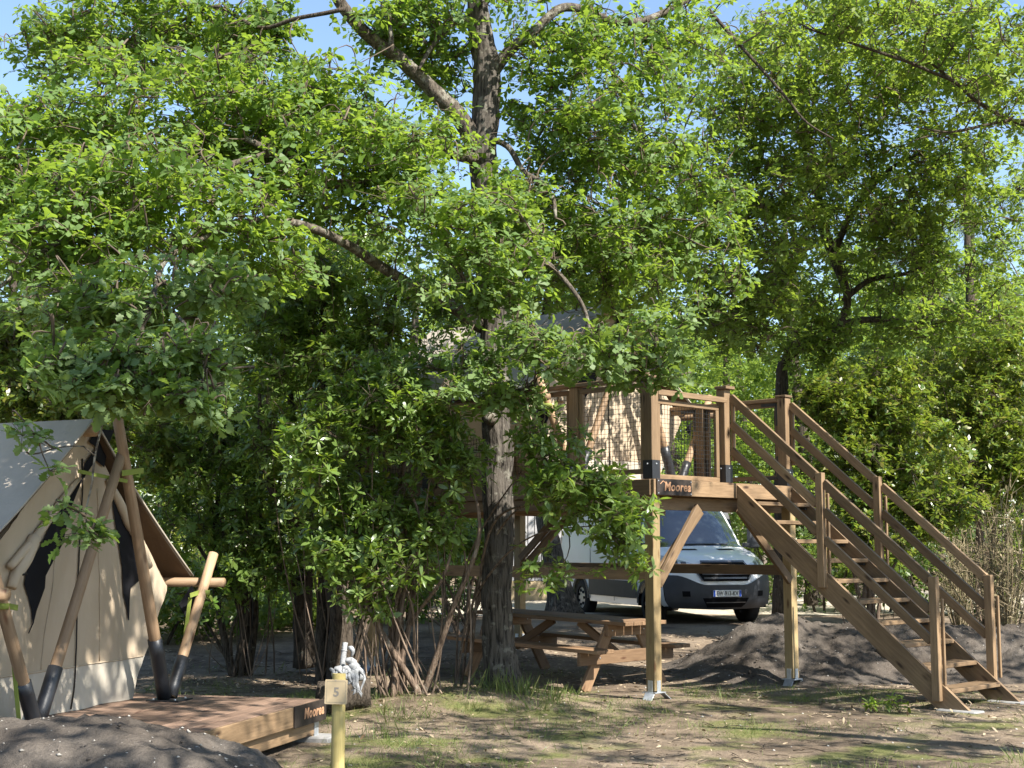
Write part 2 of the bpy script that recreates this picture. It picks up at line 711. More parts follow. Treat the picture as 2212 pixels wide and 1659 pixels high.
xs = grow(-6.0, 8.0, .09, 420)
ys = grow(7.5, 22.0, .09, 420)
X, Yg = np.meshgrid(xs, ys)
Z = gz(X, Yg)
nx, ny = len(xs), len(ys)
idx = np.arange(nx * ny).reshape(ny, nx)
fa = np.stack([idx[:-1, :-1], idx[:-1, 1:], idx[1:, 1:], idx[1:, :-1]], -1).reshape(-1, 4)
ground = link('ground', npmesh('ground', np.stack([X, Yg, Z], -1).reshape(-1, 3), fa, M['ground'], True), kind='structure')

# ------------------------------------------------------------------ foliage machinery
SHAPES = {
    'oak': ([0, .12, .24, .33, .46, .54, .68, .76, .90, 1.0], [.015, .05, .15, .085, .235, .13, .30, .17, .19, .03]),
    'oakmid': ([0, .28, .42, .68, 1.0], [.02, .19, .10, .29, .07]),
    'oakfar': ([0, .40, .68, 1.0], [.03, .13, .30, .06]),
    'arb': ([0, .35, .70, 1.0], [.02, .15, .16, .01]),
    'arbmid': ([0, .38, .72, 1.0], [.02, .15, .16, .01]),
    'oaknear': ([0, .12, .24, .33, .46, .54, .68, .76, .90, 1.0], [.015, .05, .15, .085, .235, .13, .30, .17, .19, .03]),
    'tri': ([0, .55, 1.0], [.03, .22, .02]),
    'needle': ([0, .5, 1.0], [.012, .02, .004]),
}


def leaf_template(shape):
    if shape == 'dia':
        return np.array([(0, 0, 0), (.5, -.24, .02), (1, 0, -.12), (.5, .24, .06)], float), np.array([(0, 1, 2, 3)])
    t, w = SHAPES[shape]
    v, f = [], []
    fold = shape in ('oaknear', 'arb')
    for i, (a, b) in enumerate(zip(t, w)):
        curl = -.16 * a * a
        if fold:
            v += [(a, -b, curl + b * .35), (a, 0, curl), (a, b, curl + b * .35)]
        else:
            v += [(a, -b, curl), (a, b, curl + b * .2)]
    k = 3 if fold else 2
    for i in range(len(t) - 1):
        o = i * k
        for j in range(k - 1):
            f.append((o + j, o + j + 1, o + k + j + 1, o + k + j))
    return np.array(v), np.array(f)


def nrm(a):
    return a / (np.linalg.norm(a, axis=-1, keepdims=True) + 1e-9)


def rosettes_to_leaves(C, A, size, per, droop=.25, spread=1.0, rng=RNG):
    """C centres, A axes, size leaf length; returns pos, dir, normal, len for N*per leaves"""
    n = len(C)
    ref = np.where(np.abs(A[:, 2:3]) < .9, np.array([[0, 0, 1.]]), np.array([[1., 0, 0]]))
    B1 = nrm(np.cross(A, ref))
    B2 = np.cross(A, B1)
    ph = (np.arange(per) / per * 2 * pi * 1.0)[None, :] + rng.uniform(0, 6.28, (n, 1)) + rng.normal(0, .35, (n, per))
    lift = rng.uniform(.05, .75, (n, per, 1))
    D = np.cos(ph)[..., None] * B1[:, None] + np.sin(ph)[..., None] * B2[:, None]
    D = nrm(D * spread + A[:, None] * lift + np.array([0, 0, -droop]) + rng.normal(0, .14, (n, per, 3)))
    Nn = A[:, None] + np.array([0, 0, .35]) + rng.normal(0, .32, (n, per, 3))
    Nn = nrm(Nn - D * (Nn * D).sum(-1, keepdims=True))
    L = size[:, None] * rng.uniform(.5, 1.25, (n, per))
    Pp = C[:, None] + D * (L * .12)[..., None] - A[:, None] * (rng.uniform(0, .35, (n, per)) * L)[..., None]
    return Pp.reshape(-1, 3), D.reshape(-1, 3), Nn.reshape(-1, 3), L.reshape(-1)


def leaf_mesh(name, pos, dr, nm, L, shape, mat, parent, rng=RNG):
    tv, tf = leaf_template(shape)
    side = np.cross(nm, dr)
    n = len(pos)
    wv = rng.uniform(.85, 1.2, n)
    V = pos[:, None] + L[:, None, None] * (tv[None, :, 0:1] * dr[:, None] + (tv[None, :, 1:2] * wv[:, None, None]) * side[:, None] + tv[None, :, 2:3] * nm[:, None])
    nv = len(tv)
    Fc = (tf[None] + (np.arange(n) * nv)[:, None, None]).reshape(-1, tf.shape[1])
    rnd = np.repeat(rng.uniform(0, 1, n), len(tf))
    V = loc_np(parent, V.reshape(-1, 3))
    return link(name, npmesh(name, V, Fc, mat, True, rnd), mat, parent, kind='stuff')


_leafdata = {}


def leaf_objects(pos, dr, nm, L, shape, mat, parent):
    key = (shape, mat.name)
    if key not in _leafdata:
        tv, tf = leaf_template(shape)
        vs = []
        for k in range(4):
            me = npmesh('leaf', tv * np.array([1, .85 + .12 * k, 1 + .5 * k]), tf, mat, True, np.full(len(tf), 0.0))
            vs.append(me)
        _leafdata[key] = vs
    inv = MW[parent].inverted()
    for k in range(len(pos)):
        o = bpy.data.objects.new('leaf', _leafdata[key][k % 4])
        COL.objects.link(o)
        o.parent = parent
        s = np.cross(nm[k], dr[k])
        m = Matrix((Vector(dr[k]), Vector(s), Vector(nm[k]))).transposed().to_4x4()
        m = m @ Matrix.Scale(float(L[k]), 4)
        m.translation = Vector(pos[k])
        o.matrix_basis = inv @ m


def in_view(p):
    d = np.stack([p[:, 0], p[:, 1], p[:, 2] - EYE], 1)
    fw = d[:, 1] * cos(PITCH) + d[:, 2] * sin(PITCH)
    up = -d[:, 1] * sin(PITCH) + d[:, 2] * cos(PITCH)
    u = 1106 + F * d[:, 0] / fw
    v = 829.5 - F * up / fw
    return (fw > .5) & (u > 0) & (u < 2212) & (v > 0) & (v < 1659), fw, u, v


def ell(u, v, ru, rv, Y, rY, n):
    """an ellipsoid of the crown: where it is seen, its depth and how many leaf clumps it holds"""
    s = PXM(Y)
    return (np.array(P(u, v, Y)), np.array([ru / s, rY, rv / s]), n)


def clump_centres(ells, rng=RNG):
    out = []
    for c, r, n in ells:
        d = rng.normal(size=(n, 3))
        d = nrm(d) * (rng.uniform(0, 1, (n, 1)) ** .42)
        out.append(c + d * r)
    return np.concatenate(out)


def prism_tubes(p0, p1, r0, r1, sides=3, sag=None, seg=1):
    """many thin straight or sagging twigs at once -> V, F"""
    n = len(p0)
    t = np.linspace(0, 1, seg + 1)
    pts = p0[:, None] + (p1 - p0)[:, None] * t[None, :, None]
    if sag is not None:
        pts = pts + sag[:, None] * (4 * t * (1 - t))[None, :, None]
    ax = nrm(p1 - p0)
    ref = np.where(np.abs(ax[:, 2:3]) < .9, np.array([[0, 0, 1.]]), np.array([[1., 0, 0]]))
    B1 = nrm(np.cross(ax, ref))
    B2 = np.cross(ax, B1)
    ang = np.arange(sides) / sides * 2 * pi
    off = np.cos(ang)[None, :, None] * B1[:, None] + np.sin(ang)[None, :, None] * B2[:, None]
    rr = r0[:, None] + (r1 - r0)[:, None] * t[None]
    V = pts[:, :, None] + rr[..., None, None] * off[:, None]
    V = V.reshape(-1, 3)
    f = []
    for i in range(seg):
        for j in range(sides):
            k = (j + 1) % sides
            f.append((i * sides + j, i * sides + k, (i + 1) * sides + k, (i + 1) * sides + j))
    f = np.array(f)
    Fc = (f[None] + (np.arange(n) * (seg + 1) * sides)[:, None, None]).reshape(-1, 4)
    return V, Fc


def foliage(root, ells, per_clump, rad, leafL, per, shape, mat, anchors=None, twigmat=None, nparts=0, flat=.55,
            up=.6, partshape=None, droop=.25, seed=1, twig_r=.006, maxlink=2.5, name='foliage', jit=1.0, spread=1.0):
    """leaf clumps in the ellipsoids, twigs that carry them, and the nearest leaves as single parts"""
    rng = np.random.default_rng(seed)
    C = clump_centres(ells, rng)
    nC = len(C)
    R = rad * rng.uniform(.6, 1.35, nC)
    d = rng.normal(size=(nC, per_clump, 3))
    d = nrm(d) * (rng.uniform(0, 1, (nC, per_clump, 1)) ** .5)
    off = d * R[:, None, None] * np.array([1, 1, flat])
    RC = (C[:, None] + off)
    keep = rng.uniform(0, 1, (nC, per_clump)) < rng.uniform(.55, 1.0, (nC, 1))
    A = nrm(nrm(off + 1e-6) * (1 - up) + np.array([0, 0, up]) + rng.normal(0, .30 * jit, off.shape))
    RCk, Ak = RC[keep], A[keep]
    sz = leafL * rng.uniform(.75, 1.25, len(RCk))
    pos, dr, nm, L = rosettes_to_leaves(RCk, Ak, sz, per, droop, spread, rng)
    if nparts:
        vis, fw, u, v = in_view(pos)
        score = np.where(vis, L / fw, 0)
        pick = np.argsort(-score)[:nparts * 3]
        pick = rng.permutation(pick)[:nparts]
        leaf_objects(pos[pick], dr[pick], nm[pick], L[pick], partshape or shape, mat, root)
        m = np.ones(len(pos), bool)
        m[pick] = False
        pos, dr, nm, L = pos[m], dr[m], nm[m], L[m]
    fo = leaf_mesh(name, pos, dr, nm, L, shape, mat, root, rng)
    if twigmat is not None:
        ci = np.repeat(np.arange(nC)[:, None], per_clump, 1)[keep]
        v1, f1 = prism_tubes(C[ci], RCk, np.full(len(RCk), twig_r * .55), np.full(len(RCk), twig_r * .3), 3)
        VV, FF = [v1], [f1]
        n0 = len(v1)
        if anchors is not None and len(anchors):
            an = np.array(anchors)
            dd = np.linalg.norm(C[:, None] - an[None] - np.array([0, 0, .0]), axis=2)
            j = dd.argmin(1)
            ok = dd[np.arange(nC), j] < maxlink
            # the rest hang on another clump that is nearer to a limb
            p0 = an[j].copy()
            dmin = dd[np.arange(nC), j]
            if nC > 1:
                d2 = np.linalg.norm(C[:, None] - C[None], axis=2)
                d2[dmin[None, :] >= dmin[:, None]] = 1e9
                k = d2.argmin(1)
                near = d2[np.arange(nC), k]
                use = near < dmin * .8
                p0[use] = C[k[use]]
                ok |= use & (near < maxlink)
            sag = rng.normal(0, .07, (nC, 3)) + np.array([0, 0, .06])
            v2, f2 = prism_tubes(p0[ok], C[ok], np.full(ok.sum(), twig_r * 1.7), np.full(ok.sum(), twig_r * .7), 5, sag[ok], 5)
            VV.append(v2)
            FF.append(f2 + n0)
        V = loc_np(root, np.concatenate(VV))
        link('twigs', npmesh('twigs', V, np.concatenate(FF), twigmat, True), twigmat, root, kind='stuff')
    return fo


def bark_tube(name, mat, parent, pts, rads, sides=10, step=.08, rough=.10, ridge=0.0, flare=0.0, seed=0):
    pts = [np.array(p, float) for p in pts]
    L = sum(np.linalg.norm(b - a) for a, b in zip(pts, pts[1:]))
    n = max(4, int(L / step))
    ss = np.concatenate([[0], np.cumsum([np.linalg.norm(b - a) for a, b in zip(pts, pts[1:])])]) / L
    # resample evenly along the length
    dense = np.array(catmull(pts, n * 3))
    dl = np.concatenate([[0], np.cumsum(np.linalg.norm(np.diff(dense, axis=0), axis=1))])
    tt = np.linspace(0, dl[-1], n)
    C = np.stack([np.interp(tt, dl, dense[:, k]) for k in range(3)], 1)
    r = np.interp(tt / dl[-1], ss, rads)
    if len(pts) > 2:
        C[1:-1] += (np.stack([fbm(tt * 3, seed * 7.3 + k, 0, seed, 3) for k in range(3)], 1) * r[:, None] * .5)[1:-1]
    ang = np.arange(sides) / sides * 2 * pi
    Tm, Am = np.meshgrid(tt, ang, indexing='ij')
    cx, cy_ = np.cos(Am), np.sin(Am)
    R = r[:, None] * (1 + rough * 2 * fbm(cx * 1.3, cy_ * 1.3, Tm * 3.0, seed, 4))
    if ridge:
        w = fbm(cx * 2.0, cy_ * 2.0, Tm * 2.2, seed + 3, 2) * 2.2
        k = vnoise((Am / (2 * pi) * 26 + w) , Tm * 1.9 + w * .6, 0, seed + 5)
        R = R + ridge * (np.abs(k - .5) * 2 - .5)
    if flare:
        lob = .6 + .4 * np.cos(Am * 4 + 1.3) + .25 * np.cos(Am * 7)
        R = R + flare * np.exp(-Tm / .22) * lob
    V, f = tube_vf(C, R, sides)
    mb = MB()
    mb.add(V, f)
    o = mb.build(name, mat, parent, True)
    return o, C


# ------------------------------------------------------------------ main oak
OY = 14.8
oak = thing('oak_tree', 'big oak with furrowed grey trunk, standing beside the picnic table', 'tree', P(1083, 1492, OY))
trunk_px = [(1086, 1520, 40), (1083, 1480, 37), (1078, 1400, 34), (1073, 1200, 32), (1075, 950, 31), (1066, 760, 30), (1063, 620, 29),
            (1050, 470, 30), (1042, 340, 32), (1048, 245, 31), (1050, 160, 31), (1038, 80, 27), (1029, 0, 22), (1022, -120, 18), (1030, -300, 12)]
trunk, anch = bark_tube('trunk', M['bark'], oak, [P(u, v, OY) for u, v, r in trunk_px], [r / PXM(OY) for u, v, r in trunk_px],
                        sides=84, step=.03, rough=.05, ridge=.020, flare=.085, seed=3)
ANCH = [anch[len(anch) // 3:]]


def limb(pts, Ys, rs, root=oak, mat='limb', store=ANCH, seed=0, sides=12, name='limb'):
    """branch through picture points with depths and radii (in pixels of the photograph)"""
    n = len(pts)
    Y = np.interp(np.linspace(0, 1, n), np.linspace(0, 1, len(Ys)), Ys)
    r = np.interp(np.linspace(0, 1, n), np.linspace(0, 1, len(rs)), rs)
    o, c = bark_tube(name, M[mat], root, [P(u, v, y) for (u, v), y in zip(pts, Y)], [.86 * a / PXM(y) for a, y in zip(r, Y)],
                     sides=sides, step=.07, rough=.16, seed=seed)
    store.append(c)
    return o


limb([(1030, 320), (985, 245), (930, 190), (860, 125), (800, 80), (745, 20), (700, -60), (640, -160)], [14.8, 14.2, 13.6], [26, 20, 18, 16, 11], seed=11)
limb([(842, 118), (846, 90), (842, 56)], [14.0, 13.9], [8, 7, 5], seed=12)
limb([(1056, 165), (1105, 105), (1150, 70), (1205, 20), (1260, 20), (1330, 48), (1400, 40), (1470, 8), (1540, -30)], [14.8, 14.6, 15.2, 16], [18, 13, 11, 9, 7], seed=13)
limb([(1042, 705), (965, 655), (900, 622), (830, 580), (760, 535), (700, 503), (640, 483), (580, 475), (520, 482), (470, 500), (430, 520)], [14.8, 13.6, 12.4, 11.7], [19, 14, 12.5, 11, 8, 5], seed=14)
limb([(1030, 345), (960, 325), (915, 312), (860, 340), (810, 380), (740, 398), (690, 390), (640, 365), (590, 330), (530, 300)], [14.7, 13.6, 12.8], [16, 14, 12, 8], seed=15)
limb([(590, 330), (480, 360), (380, 370), (300, 395), (240, 440), (185, 490), (90, 545), (0, 620)], [12.9, 12.0, 11.2], [9, 9, 9, 7, 5], seed=16)
limb([(1040, 80), (1000, 40), (940, 90), (905, 150)], [14.8, 14.2], [10, 7, 4], seed=17)
limb([(745, 20), (640, 40), (560, 60), (470, 15), (400, 40), (330, 85), (250, 100), (150, 90)], [13.7, 14.2, 14.8], [6, 5, 4, 3], mat='dbark', seed=18)
limb([(1062, 300), (1100, 320), (1130, 370), (1170, 395), (1195, 430), (1200, 470)], [14.7, 14.1], [8, 7, 4], seed=19)
limb([(1050, 500), (1110, 520), (1170, 560), (1215, 600), (1260, 660), (1280, 730), (1310, 760)], [14.6, 13.4, 13.0], [10, 8, 5, 3], seed=20)
limb([(1055, 640), (1010, 620), (985, 560), (960, 520)], [14.6, 13.8], [8, 6, 4], seed=21)
limb([(430, 520), (360, 560), (330, 640), (300, 730), (280, 800), (300, 870)], [12.6, 10.6, 9.8, 9.6], [8, 7, 6, 4], seed=22)
limb([(330, 640), (400, 700), (440, 780), (430, 860)], [10.6, 9.7, 9.6], [5, 4, 3], seed=23)
limb([(360, 560), (440, 570), (500, 600)], [11.0, 10.4], [5, 4, 3], seed=24)
limb([(225, 900), (205, 985), (198, 1050), (190, 1080), (185, 1120), (195, 1160)], [9.5, 9.3], [3.2, 2.6, 1.8], seed=25, sides=7)
limb([(205, 985), (170, 960), (120, 970), (85, 955)], [9.4, 9.2], [2.4, 1.4], seed=26, sides=6)
limb([(1260, 20), (1310, 120), (1350, 230), (1400, 330)], [15.2, 15.4], [8, 6, 4], seed=27)
limb([(1290, 740), (1340, 790), (1400, 800), (1440, 780)], [13.0, 13.2], [4, 3, 2], seed=28, sides=6)
limb([(1055, 760), (1010, 790), (960, 800), (920, 790)], [14.6, 13.6], [7, 4, 3], seed=29)
limb([(1060, 800), (1110, 840), (1160, 830)], [14.6, 13.4], [6, 4, 2], seed=30, sides=7)
stub, _ = bark_tube('branch_stub', M['limb'], oak, [P(1060, 905, 14.66), P(1056, 903, 14.55)], [.075, .06], 14, .03, .1, seed=4)
A_all = np.concatenate(ANCH)
far = A_all[::2]

# the sunlit main crown
foliage(oak, [
    ell(1010, -30, 150, 70, 14.4, .9, 40), ell(1230, 60, 130, 80, 14.7, .9, 40), ell(560, 20, 100, 60, 14.2, .8, 26), ell(830, 30, 80, 60, 14.0, .6, 12), ell(980, 300, 60, 80, 14.2, .5, 12), ell(1120, 440, 100, 80, 14.2, .6, 24),
    ell(330, 60, 300, 80, 14.6, .9, 91), ell(900, 90, 130, 100, 14.6, .8, 44), ell(60, 330, 110, 130, 12.8, .9, 52), ell(30, 480, 90, 110, 12.2, .9, 44),
    ell(300, 95, 299, 103, 14.8, 1.0, 119), ell(130, 90, 138, 80, 14.8, .8, 41), ell(520, 130, 138, 92, 14.5, .9, 61), ell(330, 270, 299, 172, 13.2, 1.3, 240), ell(130, 380, 172, 172, 12.6, 1.1, 130),
    ell(560, 250, 149, 149, 13.6, 1.1, 123), ell(720, 230, 114, 103, 14.0, 1.0, 71), ell(700, 370, 218, 126, 13.4, 1.0, 158),
    ell(330, 450, 299, 138, 12.0, 1.1, 221), ell(130, 560, 172, 126, 11.6, 1.0, 110), ell(560, 560, 138, 80, 12.6, .8, 52),
    ell(880, 330, 126, 138, 13.8, .9, 84), ell(900, 60, 103, 80, 14.6, .8, 41), ell(960, 160, 80, 80, 15.2, .6, 28),
    ell(1150, 150, 80, 138, 14.9, .7, 26), ell(960, 470, 172, 92, 13.3, .8, 78), ell(1190, 330, 126, 138, 15.2, 1.0, 61),
    ell(1300, 230, 195, 172, 15.0, 1.2, 130), ell(1250, 480, 218, 126, 15.3, 1.0, 143), ell(1440, 380, 172, 206, 16.2, 1.2, 169),
    ell(1480, 570, 172, 126, 16.2, 1.0, 66), ell(1320, 600, 195, 92, 15.7, .8, 78), ell(1120, 560, 92, 69, 13.4, .6, 26),
    ell(1420, 90, 206, 103, 15.6, 1.1, 71)],
    7, .27, .088, 6, 'oakfar', M['oak'], far, M['twig'], nparts=0, seed=21, twig_r=.006)
# the low boughs that hang in shade, nearest to the camera
foliage(oak, [
    ell(330, 640, 218, 88, 10.7, .7, 75), ell(180, 690, 149, 77, 10.6, .6, 45), ell(250, 770, 195, 88, 9.8, .5, 66), ell(400, 790, 126, 99, 9.8, .5, 51),
    ell(190, 820, 114, 44, 9.5, .35, 27), ell(290, 845, 126, 38, 9.5, .35, 27), ell(440, 870, 69, 49, 9.6, .35, 21), ell(480, 610, 80, 60, 10.2, .4, 24),
    ell(205, 1155, 42, 20, 9.3, .12, 4), ell(150, 1095, 25, 12, 9.3, .1, 2), ell(50, 945, 35, 14, 9.2, .1, 2), ell(110, 1020, 14, 14, 9.2, .1, 1)],
    6, .17, .095, 6, 'oak', M['oakshade'], far, M['twig'], nparts=300, partshape='oaknear', seed=22, twig_r=.006, maxlink=1.2, name='shaded_foliage')
foliage(oak, [
    ell(1065, 640, 70, 55, 13.7, .4, 18), ell(1050, 780, 60, 35, 13.8, .3, 10), ell(1075, 480, 80, 70, 13.9, .4, 20),
    ell(1250, 760, 172, 55, 13.0, .5, 36), ell(1400, 740, 114, 66, 13.3, .5, 27), ell(1150, 740, 69, 66, 13.2, .5, 16), ell(1030, 840, 114, 44, 13.4, .5, 21),
    ell(980, 740, 50, 50, 13.4, .4, 5), ell(1110, 875, 70, 25, 13.5, .4, 8), ell(1000, 610, 126, 66, 13.3, .5, 21), ell(1340, 810, 70, 25, 13.3, .3, 8), ell(1140, 960, 30, 25, 13.6, .3, 3), ell(1470, 820, 50, 20, 13.4, .3, 4)],
    8, .24, .090, 6, 'oakmid', M['oakshade'], far, M['twig'], nparts=0, seed=23, twig_r=.006, maxlink=1.6, name='low_foliage')

# ------------------------------------------------------------------ other trees
def gtree(name, label, cat, base, trunk_pts, ells, per_clump, rad, leafL, per, shape, mat, bark='dbark', limbs=(), nparts=0,
          seed=0, group=None, twigs=True, **kw):
    """trunk_pts: world points with radius"""
    root = thing(name, label, cat, base, group=group)
    store = []
    for k, tp in enumerate(trunk_pts):
        o, c = bark_tube('trunk' if cat == 'tree' else 'stem', M[bark], root, [p for p, r in tp], [r for p, r in tp],
                         sides=12 if tp[0][1] > .06 else 7, step=.12, rough=.14, flare=tp[0][1] * .35 if k == 0 and cat == 'tree' else 0, seed=seed + k)
        store.append(c[len(c) // 3:])
    for k, (pts, Ys, rs) in enumerate(limbs):
        limb(pts, Ys, rs, root, bark, store, seed + 50 + k, 9)
    an = np.concatenate(store)[::2]
    foliage(root, ells, per_clump, rad, leafL, per, shape, mat, an, M['twig'] if twigs else None, nparts=nparts, seed=seed, **kw)
    return root


def T(pts, base_dz=-.15):
    return [(Vector(p), r) for p, r in pts]


def px_trunk(pts, Y):
    return [(P(u, v, Y), r / PXM(Y)) for u, v, r in pts]


# oak behind the stairs
RY = 21.0
gtree('oak_tree', 'dark crooked oak rising behind the wooden stairs', 'tree', G(4.1, RY),
      [px_trunk([(1690, 1330, 18), (1688, 1000, 16), (1688, 830, 14), (1694, 785, 12.5), (1728, 750, 11), (1782, 722, 9.5), (1818, 685, 8.5), (1830, 640, 8.5), (1800, 550, 12), (1775, 480, 11),
                 (1765, 400, 9), (1768, 350, 8), (1735, 310, 6), (1700, 260, 4)], RY)],
      [ell(1740, 760, 80, 40, 20.6, .5, 22), ell(1800, 700, 60, 50, 20.5, .5, 16), ell(1700, 150, 299, 149, 18.5, 1.8, 213), ell(1980, 180, 252, 172, 19.0, 1.8, 194), ell(1640, 330, 206, 149, 18.5, 1.6, 172),
       ell(1880, 400, 252, 149, 20, 1.8, 213), ell(2090, 400, 161, 161, 20, 1.6, 114), ell(1620, 520, 195, 114, 19, 1.6, 142), ell(1900, 560, 172, 103, 21, 1.6, 107),
       ell(1600, 680, 172, 92, 19.5, 1.2, 114), ell(1960, 700, 184, 69, 21, 1.3, 58), ell(2120, 620, 126, 138, 21, 1.4, 60), ell(1720, 640, 103, 69, 20.5, 1, 44)],
      9, .34, .102, 6, 'dia', M['oakfar'], limbs=[
          ([(1800, 550), (1835, 470), (1870, 420), (1930, 360), (2000, 330)], [RY, 20], [9, 7, 4]),
          ([(1822, 650), (1880, 605), (1960, 590), (2040, 560)], [RY, 21], [8, 6, 4]),
          ([(1810, 700), (1900, 690), (2000, 700), (2080, 680)], [RY, 21.5], [9, 7, 4]),
          ([(1740, 742), (1700, 690), (1630, 640), (1580, 560)], [RY, 20], [9, 6, 4]),
          ([(1770, 360), (1850, 250), (1880, 150), (1960, 60)], [RY, 19], [7, 5, 3])],
      nparts=120, partshape='oakmid', seed=101, twig_r=.007)
# oak whose trunk stands right of the frame; its boughs come in at the top right
gtree('oak_tree', 'oak whose boughs reach in at the top right corner', 'tree', G(9.2, 18.0),
      [[(G(9.2, 18, -.2), .20), (Vector((9.0, 17.8, 2.5)), .16), (Vector((8.7, 17.5, 4.5)), .14), (Vector((8.3, 17.3, 7)), .10), (Vector((8.0, 17.0, 9)), .05)]],
      [ell(2200, 130, 195, 138, 16.5, 1.3, 72), ell(2050, 60, 172, 92, 16.5, 1.2, 50), ell(1800, 30, 229, 69, 15.8, 1.2, 60),],
      9, .32, .10, 6, 'dia', M['oakfar'], limbs=[
          ([(2500, 330), (2350, 290), (2212, 268), (2120, 225), (2060, 175), (1990, 120)], [17.4, 16.6], [8, 6, 3]),
          ([(2300, 280), (2200, 260), (2120, 272), (2050, 285), (1980, 275)], [17, 16.6], [5, 4, 2]),
          ([(2060, 175), (1950, 130), (1830, 90), (1740, 60)], [16.6, 15.9], [5, 4, 3]),
          ([(1530, 20), (1600, 100), (1690, 200), (1740, 262), (1800, 300)], [15.8, 15.6], [5, 4, 2])],
      seed=120, twig_r=.007)

# strawberry-tree shrubs (multi-stemmed, glossy rosettes)
def stems(base, tips, r, seed, wob=.12, arch=False):
    rg = np.random.default_rng(seed)
    out = []
    for tip, k in tips:
        b = Vector(base) + Vector((rg.normal(0, .10), rg.normal(0, .08), -.1))
        tip = Vector(tip)
        m1 = b.lerp(tip, .35) + Vector((rg.normal(0, wob), rg.normal(0, wob), .1))
        if arch:
            m1 = Vector((b.x + (tip.x - b.x) * .12, b.y + (tip.y - b.y) * .1, b.z + (tip.z - b.z) * .55))
        m2 = (b.lerp(tip, .7) if not arch else Vector((b.x + (tip.x - b.x) * .5, b.y + (tip.y - b.y) * .5, b.z + (tip.z - b.z) * .92))) + Vector((rg.normal(0, wob), rg.normal(0, wob), 0))
        out.append([(b, r * k), (m1, r * k * .8), (m2, r * k * .6), (tip, r * k * .28)])
    return out


def thin_stems(root, b, ells, n, seed, mat):
    rg_ = np.random.default_rng(seed)
    c = clump_centres([(e[0], e[1] * .9, max(2, n // len(ells))) for e in ells], rg_)
    p0 = np.array(b)[None] + rg_.normal(0, .22, (len(c), 3)) * np.array([1, .7, 0]) - np.array([0, 0, .1])
    v, f = prism_tubes(p0, c, rg_.uniform(.007, .015, len(c)), np.full(len(c), .003), 5, rg_.normal(0, .16, (len(c), 3)), 9)
    link('thin_stems', npmesh('thin_stems', loc_np(root, v), f, mat, True), mat, root, kind='stuff')


def shrub(label, bu, bv, BY, tips, ells, nclump, seed, r=.045, mat='arb', nparts=0, leafL=.085, name='strawberry_tree', bark='stem', per=9, rad=.30, group=None, shape='arbmid', arch=False, thin=15):
    b = P(bu, bv, BY)
    b.z = gzf(b.x, b.y)
    root = gtree(name, label, 'shrub', b, stems(b, [(P(u, v, y), k) for u, v, y, k in tips], r, seed, .12, arch),
                 ells, nclump, rad, leafL, per, shape, M[mat], bark=bark, nparts=nparts, partshape='arb', seed=seed, up=.55, droop=.05, twig_r=.005, maxlink=1.8, flat=.8, group=group)
    if thin:
        thin_stems(root, b, ells, thin, seed, M['palestem'])
    return root


shrub('multi-stemmed glossy shrub growing left against the big oak trunk', 880, 1470, 14.3,
      [(720, 950, 14.4, 1), (800, 820, 14.6, 1.1), (860, 1000, 14.2, .8), (900, 880, 14.5, 1), (960, 960, 14.2, .9), (1010, 1000, 14.0, 1), (985, 1120, 14.1, .8), (780, 1120, 14.2, .7), (920, 760, 14.8, .9), (840, 1200, 14.0, .5)],
      [ell(780, 870, 110, 90, 13.9, .5, 40), ell(900, 920, 100, 90, 13.8, .5, 36), ell(700, 990, 90, 90, 14.0, .5, 22), ell(965, 1000, 50, 60, 14.0, .4, 15), ell(820, 1080, 130, 90, 14.3, .5, 32),
       ell(930, 1130, 60, 60, 14.1, .4, 13), ell(760, 1200, 90, 50, 14.2, .4, 12), ell(850, 800, 110, 60, 14.2, .5, 18), ell(800, 1290, 50, 40, 14.0, .3, 4), ell(840, 1230, 120, 60, 14.0, .4, 16), ell(720, 1120, 80, 70, 14.2, .4, 14)],
      13, 201, .036, nparts=200, leafL=.095)
shrub('bright glossy shrub leaning across the platform corner post', 975, 1440, 15.0,
      [(1200, 1080, 13.6, 1), (1320, 1060, 13.7, .8), (1340, 1130, 13.7, .7), (1190, 980, 13.7, .6)],
      [ell(1230, 1060, 90, 60, 13.6, .35, 22), ell(1320, 1045, 45, 35, 13.6, .3, 7), ell(1330, 1130, 60, 60, 13.6, .3, 14), ell(1190, 1010, 50, 50, 13.7, .3, 9), ell(1225, 950, 30, 30, 13.7, .3, 2),
       ell(1160, 930, 45, 35, 13.8, .3, 5), ell(1360, 1200, 35, 30, 13.6, .25, 5), ell(1190, 1235, 60, 22, 13.6, .25, 5)],
      10, 202, .022, nparts=200, leafL=.10, arch=True, thin=0)
shrub('tall dark glossy shrub rising above the log with the mop', 730, 1425, 17.0,
      [(620, 700, 17, 1), (700, 600, 17, 1.1), (790, 640, 17, 1), (560, 850, 16.8, .9), (660, 900, 16.7, .8), (760, 780, 16.8, .9), (860, 600, 17, .8)],
      [ell(640, 640, 150, 110, 17, .8, 46), ell(790, 600, 130, 90, 17, .8, 33), ell(560, 780, 110, 130, 16.8, .8, 34), ell(690, 800, 130, 130, 16.8, .8, 40), ell(600, 960, 110, 110, 16.6, .7, 25),
       ell(850, 720, 90, 90, 16.8, .7, 21), ell(960, 640, 80, 70, 17, .6, 15), ell(690, 1060, 110, 70, 16.7, .6, 15)],
      14, 203, .085, leafL=.095, bark='dbark', rad=.36)
